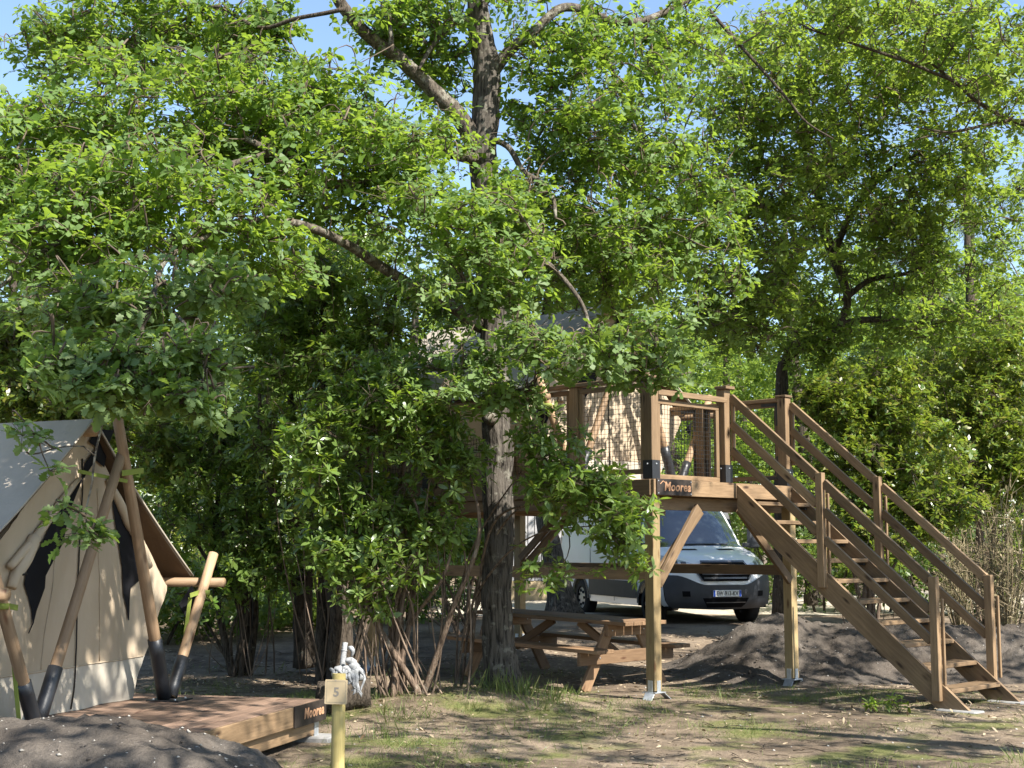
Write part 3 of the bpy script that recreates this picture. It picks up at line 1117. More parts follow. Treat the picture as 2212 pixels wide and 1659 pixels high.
shrub('dark thicket shrub with bare lower stems right of the canvas tent', 520, 1400, 17.6,
      [(430, 960, 17.5, 1), (500, 900, 17.5, 1), (560, 1000, 17.4, .9), (380, 1050, 17.4, .8), (470, 1120, 17.3, .8), (600, 1080, 17.4, .8), (540, 1180, 17.2, .5), (420, 1240, 17.2, .5)],
      [ell(420, 980, 110, 100, 17.4, .7, 44), ell(530, 1000, 100, 110, 17.3, .7, 42), ell(400, 1120, 90, 90, 17.3, .6, 26), ell(520, 1150, 100, 70, 17.2, .6, 24), ell(610, 1130, 80, 80, 17.3, .6, 22), ell(450, 1270, 80, 40, 17.2, .5, 10), ell(560, 1250, 90, 50, 17.2, .5, 14)],
      14, 204, .05, leafL=.095, bark='dbark', rad=.36, nparts=60)
shrub('sunlit yellow-green shrub behind the right stair rail', 1880, 1290, 20.5,
      [(1800, 900, 20.5, 1), (1880, 850, 20.5, 1), (1960, 900, 20.4, 1), (1840, 1050, 20.2, .7), (1980, 1080, 20.2, .7)],
      [ell(1800, 870, 90, 70, 20.3, .7, 44), ell(1900, 870, 110, 80, 20.5, .8, 50), ell(1960, 980, 120, 90, 20.3, .8, 50), ell(1850, 1010, 110, 90, 20.2, .7, 44), ell(1980, 1100, 110, 70, 20, .6, 34), ell(1860, 1160, 90, 70, 20, .6, 26)],
      20, 205, .045, mat='arbfar', leafL=.088, rad=.40, nparts=100, shape='dia')
shrub('dense green shrub filling the right edge behind the handrails', 2120, 1290, 22.5,
      [(2050, 850, 22.5, 1), (2130, 780, 22.5, 1), (2200, 850, 22.3, 1), (2100, 1000, 22.2, .8)],
      [ell(2060, 830, 110, 90, 22.6, .9, 50), ell(2170, 780, 100, 110, 22.6, .9, 46), ell(2120, 930, 120, 100, 22.4, .9, 54), ell(2200, 1000, 90, 110, 22.2, .8, 40), ell(2080, 1060, 90, 70, 22.2, .7, 26)],
      20, 206, .05, mat='arbfar', leafL=.09, rad=.44, shape='dia')
shrub('sunlit leafy shrub behind the tent fly at the left edge', 30, 1330, 17.0,
      [(20, 850, 17, 1), (80, 800, 17, .9), (-40, 820, 17, 1), (130, 880, 17, .8)],
      [ell(20, 840, 90, 60, 16.8, .6, 36), ell(110, 870, 90, 50, 16.8, .6, 28), ell(-40, 750, 100, 90, 17.2, .7, 34), ell(80, 740, 110, 70, 17.4, .7, 34), ell(200, 920, 90, 60, 17, .6, 22), ell(300, 960, 80, 80, 17, .6, 24)],
      16, 207, .05, mat='arbfar', leafL=.09, rad=.38, shape='dia')
shrub('green shrub under the platform behind the big oak trunk', 1000, 1380, 21.5,
      [(960, 1150, 21.5, 1), (1010, 1120, 21.5, 1), (1060, 1160, 21.3, .8), (930, 1200, 21.3, .7)],
      [ell(960, 1150, 70, 60, 21.4, .6, 22), ell(1050, 1170, 60, 60, 21.4, .6, 18), ell(880, 1170, 70, 60, 21.6, .6, 20)],
      13, 208, .04, leafL=.10, rad=.38)

# bare trunks of the thicket
for k, (lab, pts, Y) in enumerate([
    ('thick dark trunk in the thicket left of the log', [(662, 1440, 24), (655, 1300, 20), (668, 1150, 18), (690, 950, 15), (720, 700, 10), (760, 560, 6)], 17.8),
    ('forked dark trunk just right of the thick one in the thicket', [(722, 1425, 20), (735, 1340, 15), (755, 1260, 11), (770, 1100, 9), (800, 900, 7), (850, 650, 4)], 18.2),
]):
    b = P(pts[0][0], pts[0][1], Y)
    gtree('thicket_tree', lab, 'tree', (b.x, b.y, gzf(b.x, b.y)), [px_trunk(pts, Y), px_trunk([(pts[1][0], pts[1][1], pts[1][2] * .7), (pts[1][0] - 60 + 130 * k, 1200, 9), (pts[1][0] - 110 + 200 * k, 1020, 6), (pts[1][0] - 130 + 260 * k, 860, 3)], Y)],
          [ell(700 + 60 * k, 560, 120, 90, Y, .8, 30), ell(640 + 90 * k, 760, 120, 110, Y, .8, 30)], 13, .4, .10, 8, 'arbmid', M['arb'], seed=220 + k, up=.55, flat=.8, droop=.05)
b = P(1212, 1316, 25.0)
gtree('oak_tree', 'leaning brown trunk behind the picnic table, left of the van', 'tree', b,
      [px_trunk([(1216, 1330, 40), (1212, 1310, 33), (1202, 1260, 25), (1190, 1180, 22), (1172, 1080, 20), (1160, 900, 17), (1180, 700, 12), (1200, 500, 7)], 25.0)],
      [ell(1180, 560, 190, 140, 25, 1.6, 70), ell(1350, 560, 150, 110, 25, 1.6, 50), ell(1050, 600, 120, 110, 25, 1.4, 40)], 14, .55, .13, 6, 'oakfar', M['oakfar'], bark='bark', seed=230, twig_r=.012)

# dry broom at the right edge: bare pale twigs
def broom(label, bu, bv, Y, ru, rv, n, seed):
    b = P(bu, bv, Y)
    b.z = gzf(b.x, b.y)
    root = thing('dry_broom', label, 'shrub', b, group='dry broom bushes')
    rg = np.random.default_rng(seed)
    s = PXM(Y)
    a = rg.normal(0, 1, (n, 3)) * np.array([ru / s * .5, .45, rv / s * .28]) + np.array([0, 0, rv / s * .95])
    p1 = np.array(b) + a
    p0 = np.array(b) + a * np.array([.12, .12, .0]) + np.array([0, 0, -.05])
    v, f = prism_tubes(p0, p1, np.full(n, .011), np.full(n, .004), 4, rg.normal(0, .06, (n, 3)), 5)
    m = 16
    t = rg.uniform(.4, 1.0, (n, m, 1))
    q0 = (p0[:, None] + (p1 - p0)[:, None] * t).reshape(-1, 3)
    q1 = q0 + np.abs(rg.normal(0, .16, q0.shape)) * np.array([1, 1, 1.4]) * np.where(rg.uniform(size=q0.shape) < .5, -1, 1) * np.array([1, 1, 0]) + np.array([0, 0, 1]) * np.abs(rg.normal(.14, .1, (len(q0), 1)))
    v2, f2 = prism_tubes(q0, q1, np.full(len(q0), .0045), np.full(len(q0), .0015), 3)
    ra = np.repeat(rg.uniform(0, 1, n + len(q0)), 1)
    V = loc_np(root, np.concatenate([v, v2]))
    FF = np.concatenate([f, f2 + len(v)])
    link('twigs', npmesh('twigs', V, FF, M['dry'], False, rg.uniform(0, 1, len(FF))), M['dry'], root, kind='stuff')
    lp = q1[rg.uniform(size=len(q1)) < .45]
    d = nrm(rg.normal(0, .6, lp.shape) + np.array([0, 0, .8]))
    nn = nrm(np.cross(d, rg.normal(size=d.shape)))
    leaf_mesh('foliage', lp, d, nn, rg.uniform(.04, .10, len(lp)), 'tri', M['dry'], root, rg)
    return root


broom('dry straw-coloured broom bush at the right edge beside the bottom stair posts', 2165, 1335, 19.5, 75, 240, 60, 301)
broom('smaller dry broom bush showing between the stair rails', 2070, 1300, 21.5, 50, 170, 36, 302)

# background woodland: single trees and bushes
rg = np.random.default_rng(5)
bgt = [
    (1760, 29, 9.6, 2.6, 'oakfar', 'light green tree beyond the crooked oak, above the stair top'),
    (1960, 40, 13.0, 3.6, 'oakfar', 'tall green tree far beyond the crooked oak'),
    (2140, 29.5, 10.2, 2.6, 'oakfar', 'light green tree beyond the handrails, near the right edge'),
    (1560, 29, 6.2, 2.0, 'oakfar', 'smaller bright tree behind the gate, right of the van'),  # u of the trunk, Y, height m, crown radius m, kind, label
    (-60, 30, 9.5, 3.0, 'wood_leaf', 'tall leafy tree beyond the tent at the far left'),
    (170, 34, 8.5, 2.8, 'oakfar', 'rounded pale green tree beyond the tent ridge'),
    (420, 31, 9.0, 3.0, 'wood_leaf', 'dark green tree beyond the thicket, right of the tent'),
    (640, 36, 8.6, 3.0, 'wood_leaf', 'dark tree far beyond the thicket and the log'),
    (860, 33, 9.5, 3.0, 'oakfar', 'pale green tree beyond the thicket, left of the big oak'),
    (1060, 38, 9.2, 3.0, 'wood_leaf', 'dark tree far behind the big oak trunk'),
    (1290, 37, 9.5, 3.2, 'oakfar', 'pale green tree far behind the raised tent'),
    (1480, 33, 8.6, 2.8, 'wood_leaf', 'dark tree behind the van and the platform gate'),
    (1640, 38, 9.5, 3.0, 'oakfar', 'light green tree far behind the stair top'),
    (1850, 34, 8.2, 2.8, 'wood_leaf', 'dark green tree far behind the stairs'),
    (2030, 31, 8.8, 2.8, 'oakfar', 'yellow-green tree far behind the handrails'),
    (2240, 33, 9.0, 3.0, 'wood_leaf', 'dark tree far behind at the right edge'),
]
for k, (u, Y, h, r, mt, lab) in enumerate(bgt):
    b = P(u, 1300, Y)
    b.z = gzf(b.x, b.y)
    lean = rg.normal(0, .4)
    tp = [(b + Vector((0, 0, -.2)), .20), (b + Vector((lean * .3, 0, h * .3)), .15), (b + Vector((lean, .2, h * .6)), .11), (b + Vector((lean * 1.3, .2, h * .9)), .04)]
    c = np.array(b)
    el = [(c + np.array([lean, 0, h * .72]), np.array([r, r, h * .26]), 34), (c + np.array([lean - r * .5, -.6, h * .48]), np.array([r * .8, r * .8, h * .18]), 18),
          (c + np.array([lean + r * .5, -.6, h * .42]), np.array([r * .8, r * .8, h * .18]), 18)]
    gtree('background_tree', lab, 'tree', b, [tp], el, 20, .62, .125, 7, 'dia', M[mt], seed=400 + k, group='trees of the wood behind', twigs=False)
bushes = [(330, 20.5, 1.3), (450, 21.5, 1.3), (570, 22.5, 1.2), (690, 23, 1.3), (790, 24, 1.3), (880, 24.5, 1.2), (-30, 24, 2.0), (90, 26, 2.6), (230, 23, 2.2), (360, 24, 2.4), (470, 27, 2.6), (590, 26, 2.4), (700, 30, 2.8), (820, 32, 2.6), (930, 33, 2.8), (1050, 34, 2.6), (1170, 37, 3.0), (1420, 38, 3.0),
          (1560, 33, 2.8), (1690, 29, 2.6), (1780, 27, 2.2), (1900, 27, 2.8), (2010, 26, 2.6), (2110, 26, 2.8), (2230, 25, 2.6)]
blab = ['low, just right of the tent strut pole', 'low, between the tent strut and the bare thicket stems', 'low, left of the thick thicket trunk', 'low, between the two thicket trunks', 'low, beyond the log', 'low, left of the big oak, below the shrub stems',
        'behind the tent fly at the far left', 'above the tent fly, second from the left edge', 'behind the tent front poles', 'behind the short strut pole of the tent', 'left of the thick thicket trunk',
        'directly behind the thick thicket trunk', 'behind the log with the mop', 'behind the stems of the glossy shrub', 'behind the left bench end', 'behind the big oak trunk',
        'behind the pale cabin', 'behind the van roof', 'right behind the van', 'between the van and the soil heap', 'behind the upper stair treads', 'behind the middle stair posts', 'right of the middle stair posts', 'behind the bottom stair posts', 'at the right edge behind the dry broom']
for k, ((u, Y, h), lab) in enumerate(zip(bushes, blab)):
    b = P(u, 1300, Y)
    b.z = gzf(b.x, b.y)
    c = np.array(b)
    root = gtree('background_bush', 'dark undergrowth bush ' + lab, 'bush', b,
                 [[(b + Vector((dx, 0, -.1)), .03), (b + Vector((dx * 3, 0, h * .4)), .02), (b + Vector((dx * 6, .1, h * .8)), .01)] for dx in (-.15, 0, .17)],
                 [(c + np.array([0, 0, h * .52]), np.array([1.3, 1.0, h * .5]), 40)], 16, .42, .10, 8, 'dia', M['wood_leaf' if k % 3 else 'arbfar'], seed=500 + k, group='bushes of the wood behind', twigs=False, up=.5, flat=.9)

# pines far behind: bare trunk, feathery crown
for k, (u, Y, h, lab) in enumerate([(2120, 46, 15.5, 'tall pale pine behind the oaks at the upper right'), (2010, 52, 14, 'second pale pine behind the oaks, left of the tall one'), (60, 48, 12, 'feathery pine far behind the tent at the left edge'),
                                    (1880, 55, 15, 'pine showing through the oak behind the stairs')]):
    b = P(u, 1300, Y)
    b.z = gzf(b.x, b.y)
    root = thing('pine_tree', lab, 'tree', b, group='pines far behind')
    o, c = bark_tube('trunk', M['stem'], root, [b + Vector((0, 0, -.3)), b + Vector((.2, 0, h * .5)), b + Vector((.1, 0, h))], [.22, .16, .04], 9, .5, .1, seed=k)
    foliage(root, [(np.array(b) + np.array([0, 0, h * .78]), np.array([2.6, 2.6, h * .2]), 34), (np.array(b) + np.array([.5, 0, h * .5]), np.array([2.4, 2.4, h * .14]), 22)],
            16, .7, .34, 14, 'needle', M['pine'], c[len(c) // 3:], M['twig'], seed=600 + k, twig_r=.02, maxlink=4, up=.4, flat=.8)

# the wood that closes the view: one mass nobody could count
wr = np.random.default_rng(9)
n = 30000
ang = wr.uniform(radians(35), radians(145), n)
dist = wr.uniform(50, 66, n)
hh = 9.0 + 3.2 * vnoise(ang * 26, dist * .1, 0, 4)
wx, wy = np.cos(ang) * dist, np.sin(ang) * dist
wz = .4 + hh * wr.uniform(0, 1, n) ** .8
C = np.stack([wx, wy, wz], 1)
A = nrm(wr.normal(0, .6, (n, 3)) + np.array([0, -.3, .6]))
pos, dr, nm, L = rosettes_to_leaves(C, A, np.full(n, .50), 5, .2, 1.0, wr)
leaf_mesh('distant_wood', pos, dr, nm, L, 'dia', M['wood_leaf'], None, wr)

# shade trees that stand right of and behind the camera; added unseen, their crowns placed to shade the clearing
for k, (x, y, z, r, cx, cyy, n, lab) in enumerate([
    (8.2, 8.0, 7.6, (4.6, 3.6, 1.9), 6.8, 8.0, 58, 'oak standing out of view to the right of the clearing'),
    (5.5, -1.0, 8.4, (4.6, 3.6, 1.7), 3.6, 3.6, 88, 'oak standing out of view behind the camera'),
    (11.0, 11.5, 7.2, (2.9, 2.5, 1.5), 8.5, 13.0, 60, 'oak standing out of view beyond the stair foot'),
    (-3.5, 2.0, 6.8, (2.3, 1.5, .9), -.2, 7.3, 56, 'oak standing out of view left of the camera')]):
    b = G(x, y)
    tp = [(b + Vector((0, 0, -.2)), .24), (Vector((x * .9 + cx * .1, y * .9 + cyy * .1, z * .35)), .18), (Vector((x * .5 + cx * .5, y * .5 + cyy * .5, z * .7)), .13), (Vector((cx, cyy, z * .95)), .05)]
    gtree('oak_tree', lab, 'tree', b, [tp], [(np.array((cx, cyy, z)), np.array(r), n)] + ([(np.array((8.0, 10.3, 6.9)), np.array((1.7, 1.4, .8)), 22)] if k == 0 else []), 13, .62, .15, 6, 'dia', M['oak'], bark='bark', seed=700 + k, twigs=False)

# ------------------------------------------------------------------ heaps of soil
def heap(label, x0, x1, y0, y1, step, hfun, seed, npeb, group='heaps of dug soil', big=.3):
    cx, cyy = (x0 + x1) / 2, (y0 + y1) / 2
    root = thing('soil_heap', label, 'soil heap', (cx, cyy, gzf(cx, cyy)), group=group)
    gx = np.arange(x0, x1 + 1e-6, step)
    gy = np.arange(y0, y1 + 1e-6, step)
    XX, YY = np.meshgrid(gx, gy)
    H = hfun(XX, YY)
    e = np.clip(H / .25, 0, 1)
    H = H + e * (big * fbm(XX * 1.7, YY * 1.7, 0, seed, 3) + (.10 if big < .2 else .15) * fbm(XX * 6, YY * 6, 0, seed + 3, 3) + (.035 if big < .2 else .07) * np.abs(fbm(XX * 17, YY * 17, 0, seed + 6, 2)) * 2)
    ZZ = gz(XX, YY) + H - .04
    n, m = len(gx), len(gy)
    ii = np.arange(n * m).reshape(m, n)
    f = np.stack([ii[:-1, :-1], ii[:-1, 1:], ii[1:, 1:], ii[1:, :-1]], -1).reshape(-1, 4)
    keep = (H.ravel()[f] > -.02).any(1)
    V = np.stack([XX, YY, ZZ], -1).reshape(-1, 3)
    link('soil', npmesh('soil', loc_np(root, V), f[keep], M['mound'], True), M['mound'], root)
    rr = np.random.default_rng(seed)
    sel = rr.choice(np.where(H.ravel() > .08)[0], npeb)
    pts = V[sel] + rr.normal(0, step * .4, (npeb, 3)) * np.array([1, 1, 0])
    nc = 160 if big < .2 else 800
    sel2 = rr.choice(np.where(H.ravel() > .03)[0], nc)
    scatter_stones('clods', V[sel2] + rr.normal(0, step, (nc, 3)) * np.array([1, 1, 0]) - np.array([0, 0, .004]), rr.uniform(.006, .018, nc) * rr.choice([1, 1, 1, 1.8], nc), M['mound'], root, rr)
    scatter_stones('pebbles', pts, rr.uniform(.003, .009, npeb) * rr.choice([1, 1, 1, 1.7], npeb), M['stone'], root, rr)
    return root


def scatter_stones(name, pts, s, mat, parent, rr):
    o = np.array([(1, 0, 0), (0, 1, 0), (-1, 0, 0), (0, -1, 0), (0, 0, 1), (0, 0, -1)], float)
    tf = np.array([(0, 1, 4), (1, 2, 4), (2, 3, 4), (3, 0, 4), (1, 0, 5), (2, 1, 5), (3, 2, 5), (0, 3, 5)])
    n = len(pts)
    V = pts[:, None] + o[None] * s[:, None, None] * rr.uniform(.6, 1.4, (n, 6, 1)) * np.array([1.2, 1.0, .7])
    Fc = (tf[None] + (np.arange(n) * 6)[:, None, None]).reshape(-1, 3)
    return link(name, npmesh(name, loc_np(parent, V.reshape(-1, 3)), Fc, mat), mat, parent, kind='stuff')


def h_left(x, y):
    # crest follows the picture: highest at the left edge, dying out right of the tent deck
    top = np.interp(-x, [.95, 1.25, 1.36, 1.46, 1.62, 1.85, 2.15, 2.5, 3.2, 6], [0, .16, .34, .45, .51, .57, .62, .64, .66, .66])
    return top * np.exp(-(((y - 8.15) / .95) ** 4)) - .03


def h_right(x, y):
    crest = np.interp(x, [1.7, 2.2, 2.7, 3.1, 3.6, 4.2, 5.2, 6.2, 7.0, 8.0, 9.2], [.04, .12, .32, .60, .68, .60, .56, .54, .52, .45, 0])
    yc = 18.3 + .12 * (x - 3)
    return crest * np.exp(-(np.abs(y - yc) / np.where(y < yc, 1.25, 1.1)) ** 2.2) - .03


heap('low grey heap of dark sandy soil in the left foreground, before the tent deck', -5.6, -.75, 6.9, 9.5, .035, h_left, 31, 600, big=.12)
heap('long dark soil heap behind the stairs, hiding the van wheel', 1.4, 9.4, 15.9, 20.6, .05, h_right, 41, 900)

# ------------------------------------------------------------------ canvas tents
M_T1 = Matrix.Translation((-3.15, 10.9, .344)) @ Matrix.Rotation(radians(-15), 4, 'Z')


def T1_local(u, v, xl):
    """pixel -> (y, z) on the front tent's own plane x = xl (a measurement taken on the photograph)"""
    o = Vector((0, 0, EYE))
    d = P(u, v, 10.0) - o
    n = (M_T1.to_3x3() @ Vector((1, 0, 0)))
    p = M_T1 @ Vector((xl, 0, 0))
    t = (p - o).dot(n) / d.dot(n)
    q = M_T1.inverted() @ (o + d * t)
    return (q.y, q.z)


def sheet_local(name, mat, root, fn, nu, nv, solid=.0):
    """grid surface in the root's own space: fn(s, t) -> (x, y, z)"""
    v = [fn(i / nu, j / nv) for j in range(nv + 1) for i in range(nu + 1)]
    f = [(j * (nu + 1) + i, j * (nu + 1) + i + 1, (j + 1) * (nu + 1) + i + 1, (j + 1) * (nu + 1) + i) for j in range(nv) for i in range(nu)]
    me = pymesh(name, v, f, mat, True)
    return link(name, me, mat, root)


def wv(a, b, seed, s=1.0):
    return float(fbm(a * s, b * s, 0, seed, 3))


FT, RIDGE, EAVE_Y, EAVE_Z, BACK = -.2, 2.30, 1.72, 1.02, -3.6
GX = -.33


def gable_half(z):
    return float(np.interp(z, [0, .92, 2.22], [.92, 1.47, .03]))


def gable_x(y, z):
    return GX + .05 * (z / 2.2) + .055 * wv(y * 2.2 + z, z * 1.2, 51) + .03 * wv(y * 6 + z * 3.0, z * 1.5 - y * 2, 53) + .020 * sin(y * 10 + z * 3.5 + 2 * wv(y * 2, z, 57)) * max(0, 1 - z / 1.3)


def build_tent(label, M_root, group):
    root = thing('canvas_tent', label, 'tent', group=group)
    root.matrix_basis = M_root
    MW[root] = M_root.copy()
    W = lambda x, y, z: M_root @ Vector((x, y, z))
    # fly: two slopes, grey outside and brown inside
    for s in (-1, 1):
        def outer(a, b, s=s):
            x = FT + (BACK - FT) * a
            sag = .05 * sin(pi * b) * (1 + .5 * sin(a * 9))
            return (x, s * EAVE_Y * b, RIDGE - (RIDGE - EAVE_Z) * b - sag + .02 * wv(x * 1.3, b * 3 + s, 61) - .03 * sin(pi * a) * (1 - b))
        fl = sheet_local('fly_panel', M['fly'], root, outer, 34, 16)

        def inner(a, b, s=s):
            p = outer(a, b)
            return (p[0] - .004, p[1] * .994, p[2] - .022)
        li = sheet_local('lining', M['flylining'], root, inner, 34, 16)
        # hem along the front edge and a seam at mid length
        pts = [outer(0, b) for b in np.linspace(0, 1, 12)]
        mb = MB()
        V, f = tube_vf(pts, [.010] * 12, 6)
        mb.add(V, f)
        mb.build('hem', M['fly'], root, True, local=True)
        for xa in (.30, .62):
            pts = [np.array(outer(xa, b)) + np.array([0, 0, .006]) for b in np.linspace(0, 1, 12)]
            mb = MB()
            V, f = tube_vf(pts, [.006] * 12, 5)
            mb.add(V, f)
            mb.build('seam', M['fly'], root, True, local=True)
    # inner tent: gable wall, pale skirt, side walls, back wall

    def gab(a, b):
        z = .34 + b * (2.22 - .34)
        y = (a * 2 - 1) * gable_half(z)
        return (gable_x(y, z), y, z)
    sheet_local('gable_wall', M['canvas'], root, gab, 40, 44)

    def skirt(a, b):
        z = .004 + b * .345
        y = (a * 2 - 1) * gable_half(z)
        return (gable_x(y, z) + .003, y, z)
    sheet_local('skirt', M['skirt'], root, skirt, 40, 8)
    for s in (-1, 1):
        sheet_local('side_wall', M['canvas'], root, lambda a, b, s=s: (GX + (BACK + .3 - GX) * a, s * (.92 + .55 * b + .02 * wv(a * 7, b * 3, 66)), .004 + b * .92), 24, 8)
        sheet_local('side_roof', M['canvas'], root, lambda a, b, s=s: (GX + .02 + (BACK + .3 - GX) * a, s * 1.47 * (1 - b), .92 + b * 1.28), 10, 6)
    sheet_local('back_wall', M['canvas'], root, lambda a, b: (BACK + .3, (a * 2 - 1) * gable_half(b * 2.2), .004 + b * 2.2), 8, 12)
    # zip down the middle
    zp = [(gable_x(0, z) + .012 + (.0), .05 * sin(z * 2.4) * .5, z) for z in np.linspace(.02, 1.98, 30)]
    tube('zip', M['cord'], root, zp, [.006] * 30, 6, local=True)

    for y0 in (-.46, .46):
        tube('seam', M['canvas'], root, [(gable_x(y0 * (1 - z / 3.4), z) + .004, y0 * (1 - z / 3.4), z) for z in np.linspace(.36, 1.75, 24)], [.006] * 24, 5, local=True)
    tube('seam', M['canvas'], root, [(gable_x(y, .345) + .005, y, .345) for y in np.linspace(-1.1, 1.1, 40)], [.006] * 40, 5, local=True)
    # black mesh windows, outlines measured on the photograph
    def poly_on_gable(name, px, mat, dx):
        yz = [T1_local(u, v, GX + .03) for u, v in px]
        half = len(yz) // 2
        L, R_ = yz[:half], yz[half:][::-1]
        v, f = [], []
        for (a, b) in zip(L, R_):
            for t in (0, .33, .67, 1):
                y = a[0] + (b[0] - a[0]) * t
                z = a[1] + (b[1] - a[1]) * t
                v.append((gable_x(y, z) + dx + .006 * sin(t * 3.14), y, z))
        for i in range(half - 1):
            for k in range(3):
                f.append((i * 4 + k, i * 4 + k + 1, i * 4 + k + 5, i * 4 + k + 4))
        return link(name, pymesh(name, v, f, mat, True), mat, root)
    poly_on_gable('window', [(170, 1030), (142, 1080), (108, 1130), (84, 1180), (58, 1225), (52, 1262), (62, 1290), (70, 1318), (71, 1345), (62, 1368),
                             (63, 1369), (74, 1345), (80, 1320), (96, 1270), (97, 1244), (116, 1210), (132, 1175), (141, 1135), (152, 1090), (171, 1030)], M['mesh'], .014)
    poly_on_gable('window', [(231, 1040), (241, 1092), (246, 1130), (256, 1180), (265, 1225), (268, 1258), (270, 1285), (277, 1310), (280, 1335), (281, 1340),
                             (283, 1340), (284, 1320), (284, 1295), (286, 1270), (300, 1256), (313, 1222), (303, 1198), (284, 1160), (262, 1100), (232, 1038)], M['mesh'], .014)
    # dark gap under the ridge
    poly_on_gable('vent', [(196, 926), (182, 955), (198, 967), (172, 1004), (170, 1032), (171, 1033), (203, 985), (218, 1010), (226, 960), (236, 930)], M['mesh'], .02)
    # rolled window flaps
    for px, r in (([(232, 1036), (252, 1075), (275, 1125), (290, 1150), (306, 1190), (318, 1225)], [.018, .036, .046, .042, .05, .045]),
                  ([(168, 1035), (130, 1085), (84, 1150), (50, 1190), (20, 1225)], [.02, .03, .034, .034, .03]),
                  ([(74, 1160), (55, 1205), (36, 1238), (24, 1270)], [.05, .055, .05, .035])):
        pts = []
        for u, v in px:
            y, z = T1_local(u, v, GX + .06)
            pts.append((GX + .065, y, z))
        tube('rolled_flap', M['canvas'], root, pts, r, 9, 16, local=True)
    for (u, v) in ((292, 1155), (88, 1170), (40, 1240)):
        y, z = T1_local(u, v, GX + .06)
        V, f = tube_vf([(GX + .065, y - .07, z - .012), (GX + .13, y, z), (GX + .065, y + .07, z + .012)], [.008] * 3, 5)
        mb = MB()
        mb.add(V, f)
        mb.build('tie', M['cord'], root, True, local=True)
    # round poles: A-frame at the front, outward struts, eave and ridge poles
    for s, top in ((-1, (-.0, .10, 2.02)), (1, (.02, -.14, 2.62))):
        foot = (0.0 if s < 0 else .0, s * .9, .03)
        p0, p1 = W(*foot), W(*top)
        pole('a_frame_pole', M['pole'], root, p0, p1, .052 if s > 0 else .044, .040)
        q1 = p0.lerp(p1, .19)
        pole('steel_sleeve', M['black'], root, p0, q1, .060 if s > 0 else .054, .060 if s > 0 else .054, 18)
        st0 = W(.02, s * .97, .03)
        st1 = W(.05, s * 1.62, 1.22)
        pole('strut_pole', M['pole'], root, st0, st1, .046, .043)
        pole('steel_sleeve', M['black'], root, st0, st0.lerp(st1, .26), .055, .055, 18)
        box('base_plate', M['black'], root, M_root @ Matrix.Translation((.03, s * .93, .006)), .30, .26, .012, .003)
        for bx in (-.1, .1):
            for by in (-.09, .09):
                box('bolt', M['steel'], root, M_root @ Matrix.Translation((.03 + bx, s * .93 + by, .016)), .018, .018, .012, .003)
        pole('eave_pole', M['pole'], root, W(.18, s * 1.58, .965), W(BACK, s * 1.58, .965), .042, .040)
        # webbing straps
        a, b = W(.04, s * 1.52, .98), W(.05, s * 1.36, .74)
        beam('strap', M['strap'], root, W(.03, s * 1.24, .86), W(.04, s * 1.52, .90), .004, .04)
        beam('strap', M['strap'], root, W(.0, s * 1.30, .84), W(.0, s * 1.12, .03), .035, .004)
        V, f = tube_vf([W(.05, s * 1.46, .86), W(.05, s * 1.46, .90)], [.052, .052], 12)
        mb = MB()
        mb.add(V, f)
        mb.build('strap', M['strap'], root, True)
    pole('ridge_pole', M['pole'], root, W(FT + .02, 0, RIDGE - .1), W(BACK, 0, RIDGE - .1), .045, .045)
    beam('strap', M['strap'], root, W(.055, .02, 1.86), W(.06, .34, 1.90), .004, .045)
    beam('strap', M['strap'], root, W(-.2, -.2, 1.87), W(.06, .10, 1.80), .004, .03)
    V, f = tube_vf([W(.01, .085, 1.86), W(.01, .070, 1.93)], [.058, .058], 14)
    # dark flap at the far eave corner
    for s in (-1, 1):
        beam('corner_flap', M['mesh'], root, W(-.08, s * 1.36, .86), W(-.06, s * 1.50, .70), .01, .24)
    return root


tent1 = build_tent('canvas tent on the low deck at the left, with black mesh windows', M_T1, 'canvas tents with timber poles')


def copy_tree(o, parent=None):
    c = o.copy()
    COL.objects.link(c)
    if parent:
        c.parent = parent
    for ch in list(o.children):
        copy_tree(ch, c)
    return c


PC = Vector((1.50, 14.70, 0))      # nearest corner of the raised platform
AV = Vector((.7071, .7071, 0))     # along the gate edge
NV = Vector((.7071, -.7071, 0))    # outward, down the stairs
ZD = 2.345


def W(w, n, z):
    return PC + AV * w + NV * n + Vector((0, 0, z))


tent2 = copy_tree(tent1)
p = W(1.33, -1.47, ZD + .002)
tent2.matrix_basis = Matrix.Translation(p) @ Matrix.Rotation(radians(-45), 4, 'Z')
tent2['label'] = 'canvas tent up on the raised timber platform behind the big oak'

# ------------------------------------------------------------------ low deck under the front tent
rot15 = Matrix.Rotation(radians(-15), 4, 'Z')
deck = thing('low_deck', 'low brown timber deck carrying the tent at the left', 'deck', (-3.15, 10.9, 0), radians(-15))


def D(x, y, z):
    return MW[deck] @ Vector((x, y, z))


